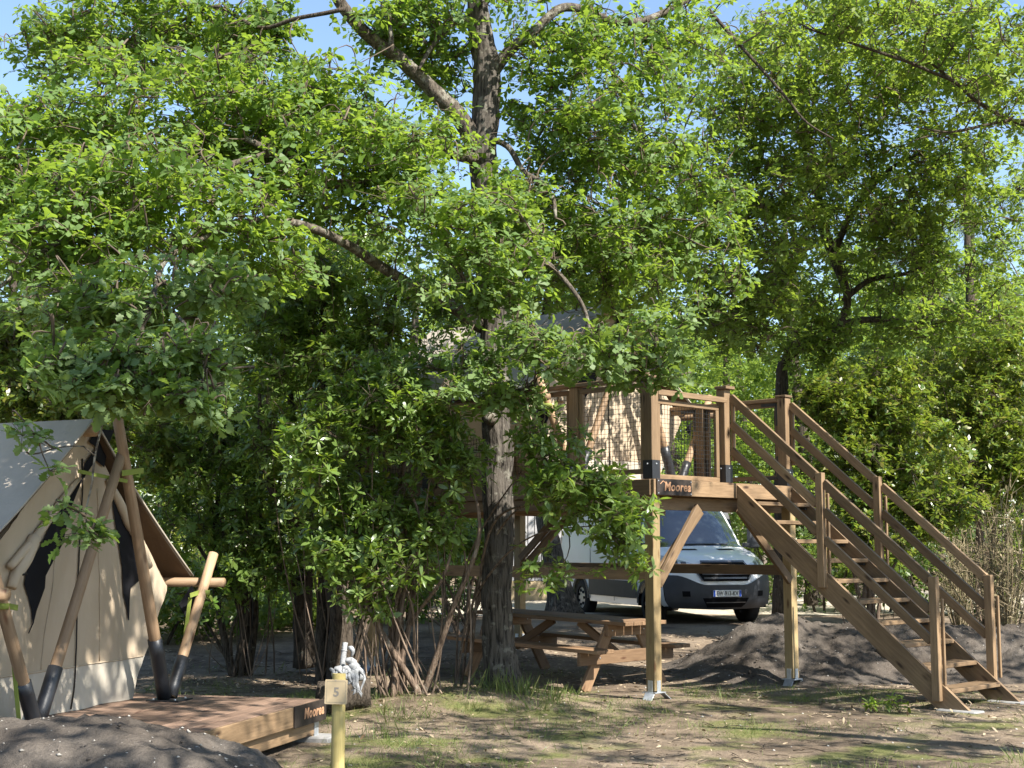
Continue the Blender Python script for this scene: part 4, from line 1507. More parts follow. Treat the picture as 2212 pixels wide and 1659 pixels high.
x = 1.205
nb = 0
while x > -4.1:
    beam('deck_board', M['deck'], deck, D(x - .068, -1.42 + random.uniform(-.004, .004), .331 + random.uniform(-.0015, .0015)), D(x - .068, 1.36 + random.uniform(-.004, .004), .331), .136, .026, c=.003)
    x -= .142
    nb += 1
beam('fascia_board', M['brown'], deck, D(1.235, -1.44, .262), D(1.235, 1.38, .262), .028, .16)
beam('fascia_board', M['brown'], deck, D(1.20, 1.375, .262), D(-4.1, 1.375, .262), .028, .11)
beam('joist', M['brown'], deck, D(1.17, -1.4, .125), D(1.17, 1.28, .125), .06, .13)
beam('joist', M['brown'], deck, D(-1.2, -1.4, .22), D(-1.2, 1.3, .22), .06, .16)
beam('joist', M['brown'], deck, D(1.1, 1.25, .22), D(-4.0, 1.25, .22), .06, .16)
box('corner_post', M['brown'], deck, MW[deck] @ Matrix.Translation((1.15, 1.29, .15)) @ Matrix.Rotation(pi / 2, 4, 'Y'), .24, .09, .09)
box('steel_foot', M['steel'], deck, MW[deck] @ Matrix.Translation((1.205, 1.30, .13)), .012, .08, .17, .002)
np_ = box('name_board', M['charred'], deck, MW[deck] @ Matrix.Translation((1.258, 1.045, .262)) @ Matrix.Rotation(pi / 2, 4, 'Z'), .64, .018, .172, .003)
tm = text_mesh('Moorea', .118, M['letter'], .0015, .18, .003, 1.12)
link('lettering', tm, None, np_, W=MW[deck] @ Matrix.Translation((1.2695, 1.10, .268)) @ Matrix.Rotation(pi / 2, 4, 'Z') @ Matrix.Rotation(pi / 2, 4, 'X'))
for k, (dx, dy, lab) in enumerate([(1.19, 1.32, 'flat concrete pad under the right corner of the low deck'), (-1.2, 1.3, 'concrete pad under the back edge of the low deck')]):
    q = D(dx, dy, 0)
    g = gzf(q.x, q.y)
    o = box('concrete_pad', M['concrete'], None, Matrix.Translation((q.x, q.y, g + .012)) @ rot15, .34, .26, .07, .012)
    tag(o, lab, 'concrete pad', 'concrete pads')

# ------------------------------------------------------------------ raised platform
plat = thing('timber_platform', 'raised timber platform with netted rails, carrying a tent above the picnic table', 'platform', PC)
PW, PL = 2.66, 5.0
PO = .062


def post_box(name, mat, w, n, z0, z1, s=.12, parent=plat):
    return beam(name, mat, parent, W(w, n, z0), W(w, n, z1), s, s, up=AV, c=.005)


supports = [(.062, -.062), (.062, -4.74), (2.70, -.10), (2.74, -4.70)]
for w, n in supports:
    g = W(w, n, 0)
    gzz = gzf(g.x, g.y)
    post_box('support_post', M['post'], w, n, gzz + .09, 2.175, .12)
    pl = box('post_foot', M['steel'], plat, frame(W(w - .09, n, gzz + .075), W(w + .09, n, gzz + .075)), .18, .18, .010, .002)
    for sgn in (-1, 1):
        beam('foot_leg', M['steel'], pl, W(w + sgn * .09, n + .02, gzz + .075), W(w + sgn * .20, n + .05, gzz - .02), .11, .008, c=.002)
        beam('foot_flange', M['steel'], pl, W(w + sgn * .0645, n, gzz + .07), W(w + sgn * .0645, n, gzz + .20), .06, .006, up=AV, c=.001)
    beam('foot_flange', M['steel'], pl, W(w, n + .0645, gzz + .07), W(w, n + .0645, gzz + .20), .06, .006, up=NV, c=.001)
# fascia and beams
beam('fascia_board', M['brown'], plat, W(-.03, .0225, ZD - .088), W(PW + .05, .0225, ZD - .088), .045, .172)
beam('fascia_board', M['brown'], plat, W(-.0225, -.002, ZD - .088), W(-.0225, -PL, ZD - .088), .045, .172)
beam('fascia_board', M['brown'], plat, W(PW + .03, -.002, ZD - .088), W(PW + .03, -PL, ZD - .088), .045, .172)
beam('fascia_board', M['brown'], plat, W(-.03, -PL - .025, ZD - .088), W(PW + .05, -PL - .025, ZD - .088), .045, .172)
for n in (-.16, -1.94, -3.4, -4.85):
    beam('floor_beam', M['brown'], plat, W(.13, n, 2.095), W(PW - .06, n, 2.095), .07, .14)
for w in (.15, 1.33, 2.5):
    beam('floor_joist', M['brown'], plat, W(w, -.20, 2.22), W(w, -PL + .03, 2.22), .06, .10)
beam('floor_beam', M['brown'], plat, W(.05, -.13, 2.10), W(.05, -PL + .1, 2.10), .09, .13)
# deck boards
n = -.002
while n > -PL + .13:
    beam('deck_board', M['deck'], plat, W(.003, n - .066, ZD - .014), W(PW, n - .066, ZD - .014), .132, .026, c=.003)
    n -= .14
# ring of low cross beams and knee braces
beam('cross_beam', M['brown'], plat, W(.04, -.13, 1.335), W(.04, -4.68, 1.335), .045, .13)
beam('cross_beam', M['brown'], plat, W(2.71, -.17, 1.345), W(2.73, -4.63, 1.345), .045, .12)
for a, b in (((.13, -.05, 1.22), (.86, -.05, 2.06)), ((.13, -.13, 1.24), (1.0, -.13, 2.03)), ((2.63, -.05, 1.22), (1.62, -.05, 2.06)),
             ((.06, -4.67, 1.30), (.06, -3.8, 2.06)), ((2.73, -4.63, 1.32), (2.73, -3.72, 2.06)), ((2.68, -4.63, 1.45), (2.68, -3.9, 2.06)), ((.12, -4.74, 1.35), (1.0, -4.74, 2.06))):
    up = Vector((0, 0, 1))
    beam('knee_brace', M['brown'], plat, W(*a), W(*b), .045, .105, up=up)
# rail posts
RT = 3.415
rail_posts = [(PO, -PO), (1.375, -PO), (2.60, -PO)] + [(PO, n) for n in (-1.15, -2.4, -3.65, -4.9)] + [(2.60, n) for n in (-1.30, -2.5, -3.7, -4.9)]
for k, (w, n) in enumerate(rail_posts):
    post_box('rail_post', M['brown'], w, n, ZD, RT, .118)
    if k < 7:
        br = MB()
        for (dw, dn, sw, sn) in ((-.063, 0, .006, .13), (0, .063, .13, .006), (.063, 0, .006, .13), (0, -.063, .13, .006)):
            v, f = box_vf(sw, sn, .20)
            v = [W(w + dw + a, n + dn + b, ZD + .105 + c) for a, b, c in v]
            br.add(v, f)
        bk = br.build('steel_shoe', M['black'], plat)
        for (dw, dn) in ((-.068, .0), (.0, .068)):
            v, f = box_vf(.016, .016, .016, .003)
            mb = MB()
            mb.add([W(w + dw + a, n + dn + b, ZD + .165 + c) for a, b, c in v], f)
            mb.build('bolt_head', M['steel'], bk)
box('post_cap', M['brown'], plat, frame(W(1.375 - .09, -PO + .02, RT + .02), W(1.375 + .09, -PO + .02, RT + .02)), .17, .17, .036)
box('post_cap', M['brown'], plat, frame(W(2.60 - .09, -PO, RT + .016), W(2.60 + .09, -PO, RT + .016)), .15, .15, .028)
# top rails
beam('top_rail', M['brown'], plat, W(.05, .03, RT + .024), W(.05, -PL, RT + .024), .14, .042)
beam('top_rail', M['brown'], plat, W(2.60, -.125, RT - .02), W(2.60, -PL, RT - .02), .10, .045)
beam('top_rail', M['brown'], plat, W(.05, -PL + .04, RT - .03), W(2.60, -PL + .04, RT - .03), .10, .045)
beam('top_rail', M['brown'], plat, W(.124, -.02, RT - .125), W(1.37, -.02, RT - .125), .04, .062)


def net_panel(a0, a1, z0, z1, cell, parent, r=.0022, seed=0, side=Vector((1, 0, 0))):
    """square cord netting between two upright edges (points a0, a1 at floor level)"""
    rg_ = np.random.default_rng(seed)
    d = a1 - a0
    nx_ = max(3, int(d.length / cell))
    nz = max(3, int((z1 - z0) / cell))
    p0, p1, sg = [], [], []
    for i in range(1, nx_):
        b = a0 + d * (i / nx_)
        p0.append((b.x, b.y, z0))
        p1.append((b.x, b.y, z1))
        sg.append(np.array(d.normalized()) * rg_.normal(0, .006))
    for j in range(1, nz):
        z = z0 + (z1 - z0) * j / nz
        p0.append((a0.x, a0.y, z))
        p1.append((a1.x, a1.y, z))
        sg.append(np.array([0, 0, -abs(rg_.normal(.004, .004))]))
    p0, p1, sg = np.array(p0), np.array(p1), np.array(sg)
    v, f = prism_tubes(p0, p1, np.full(len(p0), r), np.full(len(p0), r), 4, sg, 4)
    return link('netting', npmesh('netting', loc_np(parent, v), f, M['net']), M['net'], parent, kind='stuff')


def framed_net(w0, n0, w1, n1, z0, z1, name='net_frame', bracket=True, cell=.05, th=.042, wd=.055, seed=0):
    """wooden frame with netting: from (w0, n0) to (w1, n1)"""
    A0, A1 = W(w0, n0, 0), W(w1, n1, 0)
    d = (A1 - A0).normalized()
    up = Vector((0, 0, 1))
    root = beam(name, M['brown'], plat, Vector((A0.x, A0.y, z1 - wd / 2)), Vector((A1.x, A1.y, z1 - wd / 2)), th, wd)
    beam('bottom_rail', M['brown'], root, Vector((A0.x, A0.y, z0 + wd / 2)), Vector((A1.x, A1.y, z0 + wd / 2)), th, wd)
    for b in (A0 + d * wd / 2, A1 - d * wd / 2):
        beam('stile', M['brown'], root, Vector((b.x, b.y, z0 + wd)), Vector((b.x, b.y, z1 - wd)), th, wd, up=d)
    net_panel(A0 + d * wd, A1 - d * wd, z0 + wd, z1 - wd, cell, root, seed=seed)
    if bracket:
        side = d.cross(up)
        for e, s in ((A0, 1), (A1, -1)):
            for zc, zs in ((z0, 1), (z1, -1)):
                mb = MB()
                for (L, vert) in ((.24, False), (.28, True)):
                    c0 = e + d * s * (.004 if not vert else .022) + Vector((0, 0, zc + zs * (.024 if not vert else .004)))
                    c1 = c0 + (up * zs * L if vert else d * s * L)
                    Fm = frame(c0, c1, up=(d if vert else up))
                    v, f = box_vf((c1 - c0).length, th + .012, .036)
                    mb.add([Fm @ Vector(q) for q in v], f)
                mb.build('corner_bracket', M['black'], root)
    return root


framed_net(PO - .01, -.13, PO - .01, -1.08, ZD + .06, RT - .02, bracket=False, seed=1)
framed_net(PO - .01, -1.22, PO - .01, -2.33, ZD + .06, RT - .02, bracket=False, seed=2)
framed_net(PO - .01, -2.47, PO - .01, -3.58, ZD + .06, RT - .02, bracket=False, seed=3)
framed_net(PO - .01, -3.72, PO - .01, -4.83, ZD + .06, RT - .02, bracket=False, seed=4)
for k, (a, b) in enumerate(((-.13, -1.23), (-1.37, -2.43), (-2.57, -3.63), (-3.77, -4.83))):
    framed_net(2.60, a, 2.60, b, ZD + .08, RT - .05, seed=10 + k)
gate = framed_net(.17, -.085, 1.29, -.085, ZD + .005, RT - .19, name='gate', bracket=False, cell=.05, seed=20)
# name board
nb_ = box('name_board', M['charred'], plat, frame(W(.0, .054, ZD - .084), W(.60, .054, ZD - .084)), .60, .018, .175, .003)
tm = text_mesh('Moorea', .135, M['letter'], .0015, .18, .003, 1.08)
TXT = Matrix.Rotation(atan2(AV.y, AV.x), 4, 'Z') @ Matrix.Rotation(pi / 2, 4, 'X')
link('lettering', tm, None, nb_, W=Matrix.Translation(W(.345, .0655, ZD - .082)) @ TXT)
for k, (a, b, c_, d_) in enumerate(((.05, .10, -.055, -.02), (.10, .16, -.02, -.05))):
    beam('carved_line', M['letter'], nb_, W(a, .0645, ZD + c_), W(b, .0645, ZD + d_), .003, .008, c=.0005)
for (a, z) in ((.02, -.02), (.58, -.02), (.02, -.15), (.58, -.15)):
    v, f = box_vf(.012, .006, .012)
    mb = MB()
    mb.add([W(a + q[0], .0655 + q[1], ZD + z + q[2]) for q in v], f)
    mb.build('screw', M['steel'], nb_)

# ------------------------------------------------------------------ stairs
stair = thing('wooden_staircase', 'open brown wooden staircase with handrails, climbing to the raised platform', 'staircase', W(2.0, 2.0, 0))
SLOPE = .847
S0 = 2.325
N_FOOT = .055 + S0 / SLOPE


def stringer(w):
    th = .045
    gl = W(w, N_FOOT, 0)
    zg = gzf(gl.x, gl.y) + .012
    top = [(.052, S0), (.052 + (S0 - zg) / SLOPE, zg), (.052 + (S0 - .30 - zg) / SLOPE, zg), (.052, S0 - .30)]
    L = sqrt((top[1][0] - top[0][0]) ** 2 + (top[1][1] - top[0][1]) ** 2)
    # own frame: X along the slope
    ax = (NV * 1 + Vector((0, 0, -SLOPE))).normalized()
    yv = AV
    zv = ax.cross(yv)
    if zv.z < 0:
        zv = -zv
        yv = -AV
    Mx = Matrix((ax, zv.cross(ax), zv)).transposed().to_4x4()
    Mx.translation = W(w, .052, S0)
    inv = Mx.inverted()
    v = []
    for s in (-1, 1):
        for n_, z_ in top:
            v.append(inv @ W(w + s * th / 2, n_, z_))
    f = [(0, 1, 2, 3), (7, 6, 5, 4)] + [(i, 4 + i, 4 + (i + 1) % 4, (i + 1) % 4) for i in range(4)]
    return link('stringer', pymesh('stringer', v, f, M['brown']), M['brown'], stair, W=Mx)


WL, WR = 1.475, 2.575
for w in (WL, WR):
    stringer(w)
    q = W(w, N_FOOT - .14, 0)
    o = box('concrete_pad', M['concrete'], None, Matrix.Translation((q.x, q.y, gzf(q.x, q.y) - .012)) @ Matrix.Rotation(radians(-45), 4, 'Z'), .42, .22, .05, .012)
    tag(o, 'flat concrete pad under the %s foot of the staircase' % ('left' if w == WL else 'right'), 'concrete pad', 'concrete pads')
for k in range(1, 11):
    z = ZD - k * .2134
    n0 = .055 + (S0 - z) / SLOPE
    beam('tread', M['brown'], stair, W(WL + .024, n0 - .115, z - .022), W(WR - .024, n0 - .115, z - .022), .27, .044, c=.005)
    for w in (WL + .045, WR - .045):
        beam('tread_bracket', M['black'], stair, W(w, n0 - .22, z - .062), W(w, n0 - .02, z - .062), .035, .03, c=.002)


def rail_z(n):
    return 3.365 - SLOPE * (n - .02)


for side, w in ((-1, WL - .045), (1, WR + .0452 + .02)):
    nm = (1.16, 2.45)
    for n in nm:
        zt = rail_z(n) + .02
        st = S0 - SLOPE * (n - .055)
        beam('rail_post', M['brown'], stair, W(w - .02 * (side > 0) - .001, n, st - .20), W(w - .02 * (side > 0) - .001, n, zt), .085, .07, up=AV)
        beam('post_batten', M['brown'], stair, W(w + .055, n + .055, st - .05), W(w + .055, n + .055, zt - .22), .03, .03, up=AV)
    for off in (0, -.305, -.61):
        for (na, nb2) in ((.005, nm[0] - .045), (nm[0] + .045, nm[1] - .045)):
            if side > 0 and na < .01:
                na = .01
            beam('handrail' if off == 0 else 'guard_rail', M['brown'], stair, W(w, na, rail_z(na) + off - .05), W(w, nb2, rail_z(nb2) + off - .05), .042, .092)
    post_box('newel_block', M['brown'], w + .01, .022, ZD + .25, RT - .06, .04, stair)

# ------------------------------------------------------------------ picnic table
TB = Vector((1.34, 16.29, 0))
TL, TWd = -NV, AV      # length (away), width
table = thing('picnic_table', 'brown wooden picnic table with two fixed benches, under the platform', 'picnic table', (TB + TL * .95) + Vector((0, 0, gzf(1.0, 17.0))))
tz = .02


def TT(l, w, z):
    q = TB + TL * l + TWd * w
    return Vector((q.x, q.y, z + .02 + .045 * l * .5))


for k in range(5):
    w = -.30 + k * .15
    beam('table_board', M['table'], table, TT(-.30, w, .735), TT(2.22, w, .735), .142, .044)
for s in (-1, 1):
    for k in range(2):
        w = s * (.62 + .15 * k)
        beam('bench_board', M['table'], table, TT(-.28, w, .44), TT(2.20, w, .44), .142, .044)
for l in (0, 1.92):
    beam('seat_bearer', M['table'], table, TT(l, -.84, .345), TT(l, .84, .345), .045, .145)
    beam('top_bearer', M['table'], table, TT(l, -.36, .645), TT(l, .36, .645), .045, .135)
    for s in (-1, 1):
        beam('leg', M['table'], table, TT(l + .046, s * .70, -.03), TT(l + .046, s * .24, .70), .045, .145, up=TL.cross(Vector((0, 0, 1))))
    for s in (-1, 1):
        for (w, z) in ((s * .50, .345), (s * .28, .645)):
            v, f = box_vf(.014, .014, .014, .003)
            mb = MB()
            c0 = TT(l - .026, w, z)
            mb.add([c0 + Vector(q) for q in v], f)
            mb.build('bolt_head', M['steel'], table)
for l, e in ((.1, .75), (1.82, 1.17)):
    beam('diagonal_brace', M['table'], table, TT(l, 0, .33), TT(e, 0, .69), .045, .095)

# ------------------------------------------------------------------ site sign
sp = P(731, 1500, 9.5)
sg = thing('site_sign', 'yellowish half-round post with a tan plate reading 5', 'sign', (sp.x, sp.y, 0))
zg = gzf(sp.x, sp.y)
ztop = P(731, 1455, 9.5).z
v, f = [], []
for z in (0, 1):
    v.append((0, 0, 0))
pv = []
HR = .046
for x_ in (-.5, .5):
    for k in range(13):
        a = pi * k / 12
        pv.append(((ztop - zg + .25) * x_, HR * cos(a), -.02 + HR * .9 * sin(a)))
pf = [tuple(range(13)), tuple(13 + i for i in range(13))[::-1]] + [(i, 13 + i, 13 + (i + 1) % 13, (i + 1) % 13) for i in range(13)]
zc = (ztop + zg - .25) / 2
MP = Matrix.Translation((sp.x, sp.y, zc)) @ Matrix(((0, 1, 0, 0), (0, 0, -1, 0), (1, 0, 0, 0), (0, 0, 0, 1)))
link('post', pymesh('post', pv, pf, M['signwood']), M['signwood'], sg, W=MP)
pc = P(728, 1493, 9.5)


def rounded(w, h, r, y0, y1, n=6):
    o = []
    for cx, cz, a0 in ((w - r, h - r, 0), (-w + r, h - r, pi / 2), (-w + r, -h + r, pi), (w - r, -h + r, 1.5 * pi)):
        for k in range(n + 1):
            a = a0 + k / n * pi / 2
            o.append((cx + r * cos(a), cz + r * sin(a)))
    m = len(o)
    v = [(x, y0, z) for x, z in o] + [(x, y1, z) for x, z in o]
    f = [tuple(range(m)), tuple(range(m, 2 * m))[::-1]] + [(i, m + i, m + (i + 1) % m, (i + 1) % m) for i in range(m)]
    return v, f, o


yF = sp.y - .052
v, f, o = rounded(.0755, .0815, .008, 0, .005)
tilt = Matrix.Translation((pc.x, yF, pc.z)) @ Matrix.Rotation(radians(1.5), 4, 'Y')
plate = link('number_plate', pymesh('number_plate', v, f, M['plate5']), M['plate5'], sg, W=tilt)
o1 = rounded(.064, .070, .006, 0, 0)[2]
o2 = rounded(.0622, .0682, .0055, 0, 0)[2]
m = len(o1)
v = [(x, -.0008, z) for x, z in o1] + [(x, -.0008, z) for x, z in o2]
f = [(i, (i + 1) % m, m + (i + 1) % m, m + i) for i in range(m)]
link('border_line', pymesh('border_line', v, f, M['ink']), M['ink'], plate, W=tilt)
tm = text_mesh('5', .083, M['ink'], .0004, 0, .0022)
link('number', tm, None, plate, W=tilt @ Matrix.Translation((.002, -.0012, -.003)) @ Matrix.Rotation(pi / 2, 4, 'X'))
mb = MB()
v, f = box_vf(.004, .004, .004, .001)
mb.add([Vector((pc.x - .003, yF - .002, pc.z + .077)) + Vector(q) for q in v], f)
mb.build('screw', M['steel'], plate)

# ------------------------------------------------------------------ van
vc = Vector((3.59, 23.30, 0))
vth = radians(18)
VF = Vector((sin(vth), -cos(vth), 0))   # forward
VZ = gzf(2.3, 24) - .01
van = thing('parked_van', 'white van with dark grey bumper parked behind the platform', 'van', vc + Vector((0, 0, VZ)), atan2(VF.y, VF.x))
VM = MW[van]
t_ = NT('white_van_paint')
nz = t_.noise(t_.coords(), 2, 3)
M['paint'] = t_.done(t_.ramp(nz, [(.3, (.74, .75, .75)), (.7, (.80, .81, .81))]), .28, None, .5, coat=.6)
M['bumper'] = plain('dark_grey_plastic', (.045, .048, .055), .55, .4, var=.15)
M['vglass'] = plain('dark_van_glass', (.02, .028, .035), .04, .9, var=.1, coat=1.0)
M['tyre'] = plain('tyre_rubber', (.02, .02, .021), .8, .2)
M['alloy'] = plain('wheel_rim', (.42, .43, .45), .4, .5, .6)
M['chrome'] = plain('grille_bar', (.10, .10, .105), .32, .6, .4)
M['lamp'] = plain('headlamp_lens', (.50, .53, .56), .12, .7, var=.35, scale=14, coat=1.0)
M['plate'] = plain('number_plate_white', (.74, .75, .73), .4, .4, var=.03)
M['plateblue'] = plain('number_plate_blue', (.02, .07, .38), .4, .4)
M['inkblack'] = plain('black_lettering', (.012, .012, .012), .5, .3)
M['hole'] = plain('dark_recess', (.006, .006, .007), .8, .1)
# front surface: profile rows (height, x at the centre, half width, how far the corner sweeps back)
ROWS = [(.28, -.12, .86, .22), (.36, -.03, .95, .30), (.52, 0, .985, .34), (.72, -.005, .995, .36), (.80, -.02, 1.0, .37), (.92, -.04, 1.0, .40), (1.04, -.10, .99, .44),
        (1.12, -.19, .97, .46), (1.18, -.32, .95, .42), (1.24, -.52, .93, .36), (1.29, -.80, .90, .27), (1.34, -.95, .89, .22),
        (1.60, -1.16, .85, .21), (1.86, -1.38, .80, .20), (2.06, -1.58, .76, .20), (2.16, -1.72, .75, .18), (2.30, -2.0, .74, .16), (2.42, -2.4, .72, .12)]
RZ = [r[0] for r in ROWS]


def vfront(z, s, out=0.0):
    """point of the van's front skin at height z and side s (-1..1), own space"""
    x0 = float(np.interp(z, RZ, [r[1] for r in ROWS]))
    hw = float(np.interp(z, RZ, [r[2] for r in ROWS]))
    sw = float(np.interp(z, RZ, [r[3] for r in ROWS]))
    return Vector((x0 - sw * abs(s) ** 3.2 + out, hw * s, z + out * .3))


def vgrid(name, mat, z0, z1, s0, s1, nz_, ns, out, parent=van):
    v, f = [], []
    for j in range(nz_ + 1):
        a = j / nz_
        for i in range(ns + 1):
            b = i / ns
            zz = z0(b) + (z1(b) - z0(b)) * a if callable(z0) else z0 + (z1 - z0) * a
            sa = s0(a) if callable(s0) else s0
            sb = s1(a) if callable(s1) else s1
            v.append(vfront(zz, sa + (sb - sa) * b, out))
    for j in range(nz_):
        for i in range(ns):
            f.append((j * (ns + 1) + i, j * (ns + 1) + i + 1, (j + 1) * (ns + 1) + i + 1, (j + 1) * (ns + 1) + i))
    return link(name, pymesh(name, v, f, mat, True), mat, parent)


body = vgrid('body', M['paint'], .80, 2.42, -1, 1, 34, 24, 0.0)
# sides: columns from the sill to the roof, open over the wheels
WB1, WB2, WRad = -.98, -4.22, .345
XR = -5.35


def hwz(z):
    return float(np.interp(z, [.3, .6, 1.0, 1.3, 2.0, 2.3, 2.42], [.985, 1.0, 1.0, .985, .90, .86, .72]))


xcols = sorted(set([round(a, 3) for a in np.arange(XR, -2.38, .10)] + [round(a, 3) for a in np.arange(-2.4, -.33, .05)] + [-.36]), reverse=True)
zr = [.30, .42, .55, .72, .80, .92, 1.04, 1.12, 1.18, 1.24, 1.29, 1.34, 1.6, 1.86, 2.06, 2.16, 2.3, 2.42]
for s in (-1, 1):
    v, f = [], []
    m = len(zr)
    for xc in xcols:
        arch = 0
        for wc in (WB1, WB2):
            d = abs(xc - wc)
            if d < .43:
                arch = max(arch, .345 + sqrt(max(0, .43 ** 2 - d * d)))
        for z in zr:
            zz = max(z, arch, .30)
            fx = vfront(zz, s).x
            xx = min(xc, fx)
            hf = abs(vfront(zz, s).y)
            t = smooth(np.array((fx - xx) / 1.2))
            v.append((xx, s * (hf + (hwz(zz) - hf) * float(t)), zz))
    for a in range(len(xcols) - 1):
        for b in range(m - 1):
            f.append((a * m + b, a * m + b + 1, (a + 1) * m + b + 1, (a + 1) * m + b))
    link('side_panel', pymesh('side_panel', v, f, M['paint'], True), M['paint'], van)
v, f = [], []
for xc in (-2.4, XR):
    for y in np.linspace(-.72, .72, 9):
        v.append((xc, y, 2.42 + .05 * (1 - (y / .72) ** 2)))
f = [(i, i + 1, 9 + i + 1, 9 + i) for i in range(8)]
link('roof', pymesh('roof', v, f, M['paint'], True), M['paint'], van)
v = [(XR, -1, .3), (XR, 1, .3), (XR, .86, 2.3), (XR, .72, 2.47), (XR, -.72, 2.47), (XR, -.86, 2.3)]
link('rear_panel', pymesh('rear_panel', v, [(0, 1, 2, 3, 4, 5)], M['paint']), M['paint'], van)
v, f = box_vf(4.9, 1.8, .10)
link('underbody', pymesh('underbody', [(a - 2.75, b, c + .34) for a, b, c in v], f, M['hole']), M['hole'], van)
bm_ = vgrid('front_bumper', M['bumper'], .27, lambda b: .70 + .13 * min(1, abs(b * 2 - 1) ** 1.2 * 1.3) if False else .78, -1.0, 1.0, 8, 28, .02) if False else None


def ztop_b(b):
    a = abs(b * 2 - 1)
    return .68 + .16 * float(smooth(np.array((a - .35) / .5)))


bump = vgrid('front_bumper', M['bumper'], lambda b: .26 + .03 * abs(b * 2 - 1), ztop_b, -1.0, 1.0, 8, 30, .022)
vgrid('lower_front', M['paint'], ztop_b, lambda b: .86, -1.0, 1.0, 3, 30, .004)
# grille: dark hexagon with bars
gr = vgrid('grille', M['hole'], .74, 1.06, lambda a: -(.40 + .10 * (1 - abs(a * 2 - .9)) ), lambda a: .40 + .10 * (1 - abs(a * 2 - .9)), 8, 10, .026)
for k in range(4):
    z = .775 + k * .068
    hw_ = .44 - .05 * abs(k - 1.6) * .5
    vgrid('grille_bar', M['chrome'], z, z + .030, -hw_, hw_, 2, 10, .036 + .004 * (k % 2), gr)
for s in (-1, 1):
    vgrid('grille_bar', M['chrome'], .75, 1.05, lambda a, s=s: s * (.405 + .10 * (1 - abs(a * 2 - .9))), lambda a, s=s: s * (.43 + .10 * (1 - abs(a * 2 - .9))), 8, 1, .032, gr)
vgrid('grille_bar', M['chrome'], 1.052, 1.085, -.42, .42, 2, 10, .03, gr)
vgrid('lower_intake', M['hole'], .30, .46, lambda a: -.36 - .08 * a, lambda a: .36 + .08 * a, 3, 10, .028)
vgrid('intake_bar', M['chrome'], .375, .392, -.38, .38, 1, 10, .034)
for s in (-1, 1):
    vgrid('fog_lamp', M['hole'], .485, .575, s * .64, s * .76, 3, 4, .028)
    hl = vgrid('headlamp', M['lamp'], lambda b, s=s: .93 + .06 * b, lambda b, s=s: 1.03 + .16 * b, s * .52, s * .985, 4, 8, .006)
    vgrid('lamp_bulb', M['chrome'], .99, 1.07, s * .64, s * .72, 2, 3, .010, hl)
    vgrid('lamp_bulb', M['chrome'], 1.01, 1.10, s * .76, s * .84, 2, 3, .010, hl)
    vgrid('hood_vent', M['hole'], 1.262, 1.292, s * .22, s * .58, 1, 4, .005)
    # mirrors
    mb = MB()
    v, f = box_vf(.10, .22, .36, .04)
    mb.add([(a - 1.16, b + s * 1.14, c + 1.48) for a, b, c in v], f)
    v, f = box_vf(.06, .16, .07, .01)
    mb.add([(a - 1.14, b + s * .99, c + 1.35) for a, b, c in v], f)
    mb.build('wing_mirror', M['bumper'], van, local=True)
    # side window, lower cladding, sill, door line, handle
    yv = lambda z: s * (hwz(z) + .006)
    sw = [(-1.42, 1.36), (-1.62, 1.93), (-2.42, 1.98), (-2.42, 1.36)]
    link('side_window', pymesh('side_window', [(a, s * (hwz(z) + .012 - .10 * (1 - min(1, (-a - .9) / 1.2))), z) for a, z in sw], [(0, 1, 2, 3)], M['vglass']), M['vglass'], van)
    cl = [(-1.43, .42), (-1.43, .72), (-3.76, .72), (-3.76, .42)]
    link('side_cladding', pymesh('side_cladding', [(a, s * (1.0 + .014), z) for a, z in cl], [(0, 1, 2, 3)], M['bumper']), M['bumper'], van)
    for xl in (-1.30, -2.50, -3.7):
        v, f = box_vf(.012, .004, .95)
        link('door_seam', pymesh('door_seam', [(a + xl, b + s * (1.002), c + 1.0 - .18) for a, b, c in v], f, M['hole']), M['hole'], van)
    v, f = box_vf(.20, .035, .038, .008)
    link('door_handle', pymesh('door_handle', [(a - 2.34, b + s * 1.01, c + 1.09) for a, b, c in v], f, M['bumper']), M['bumper'], van)
    # wheel arch trim
    for wc in (WB1, WB2):
        vv, ff = [], []
        for k in range(15):
            a = pi * (k / 14)
            for r in (.385, .455):
                vv.append((wc + r * cos(a), s * 1.012, .345 + r * sin(a)))
        ff = [(2 * k, 2 * k + 1, 2 * k + 3, 2 * k + 2) for k in range(14)]
        link('wheel_arch', pymesh('wheel_arch', vv, ff, M['bumper']), M['bumper'], van)
        # wheel
        prof = [(.19, -.11), (.30, -.115), (.335, -.09), (.345, -.04), (.345, .04), (.335, .09), (.30, .115), (.21, .11)]
        nseg = 28
        v = []
        for k in range(nseg):
            a = 2 * pi * k / nseg
            for r, y in prof:
                v.append((wc + r * cos(a), s * (.88 + y), .345 + r * sin(a)))
        q = len(prof)
        f = [(k * q + i, k * q + i + 1, ((k + 1) % nseg) * q + i + 1, ((k + 1) % nseg) * q + i) for k in range(nseg) for i in range(q - 1)]
        wh = link('wheel', pymesh('wheel', v, f, M['tyre'], True), M['tyre'], van)
        rv, rf = [], []
        for k in range(20):
            a = 2 * pi * k / 20
            r = .205
            rv.append((wc + r * cos(a), s * .965, .345 + r * sin(a)))
        rv.append((wc, s * .985, .345))
        rf = [(k, (k + 1) % 20, 20) for k in range(20)]
        rm = link('rim', pymesh('rim', rv, rf, M['alloy']), M['alloy'], wh)
        mb = MB()
        for k in range(7):
            a = 2 * pi * k / 7
            c0 = Vector((wc + .135 * cos(a), s * .985, .345 + .135 * sin(a)))
            v, f = box_vf(.05, .02, .05, .01)
            mb.add([c0 + Vector(t) for t in v], f)
        mb.build('rim_hole', M['hole'], wh, local=True)
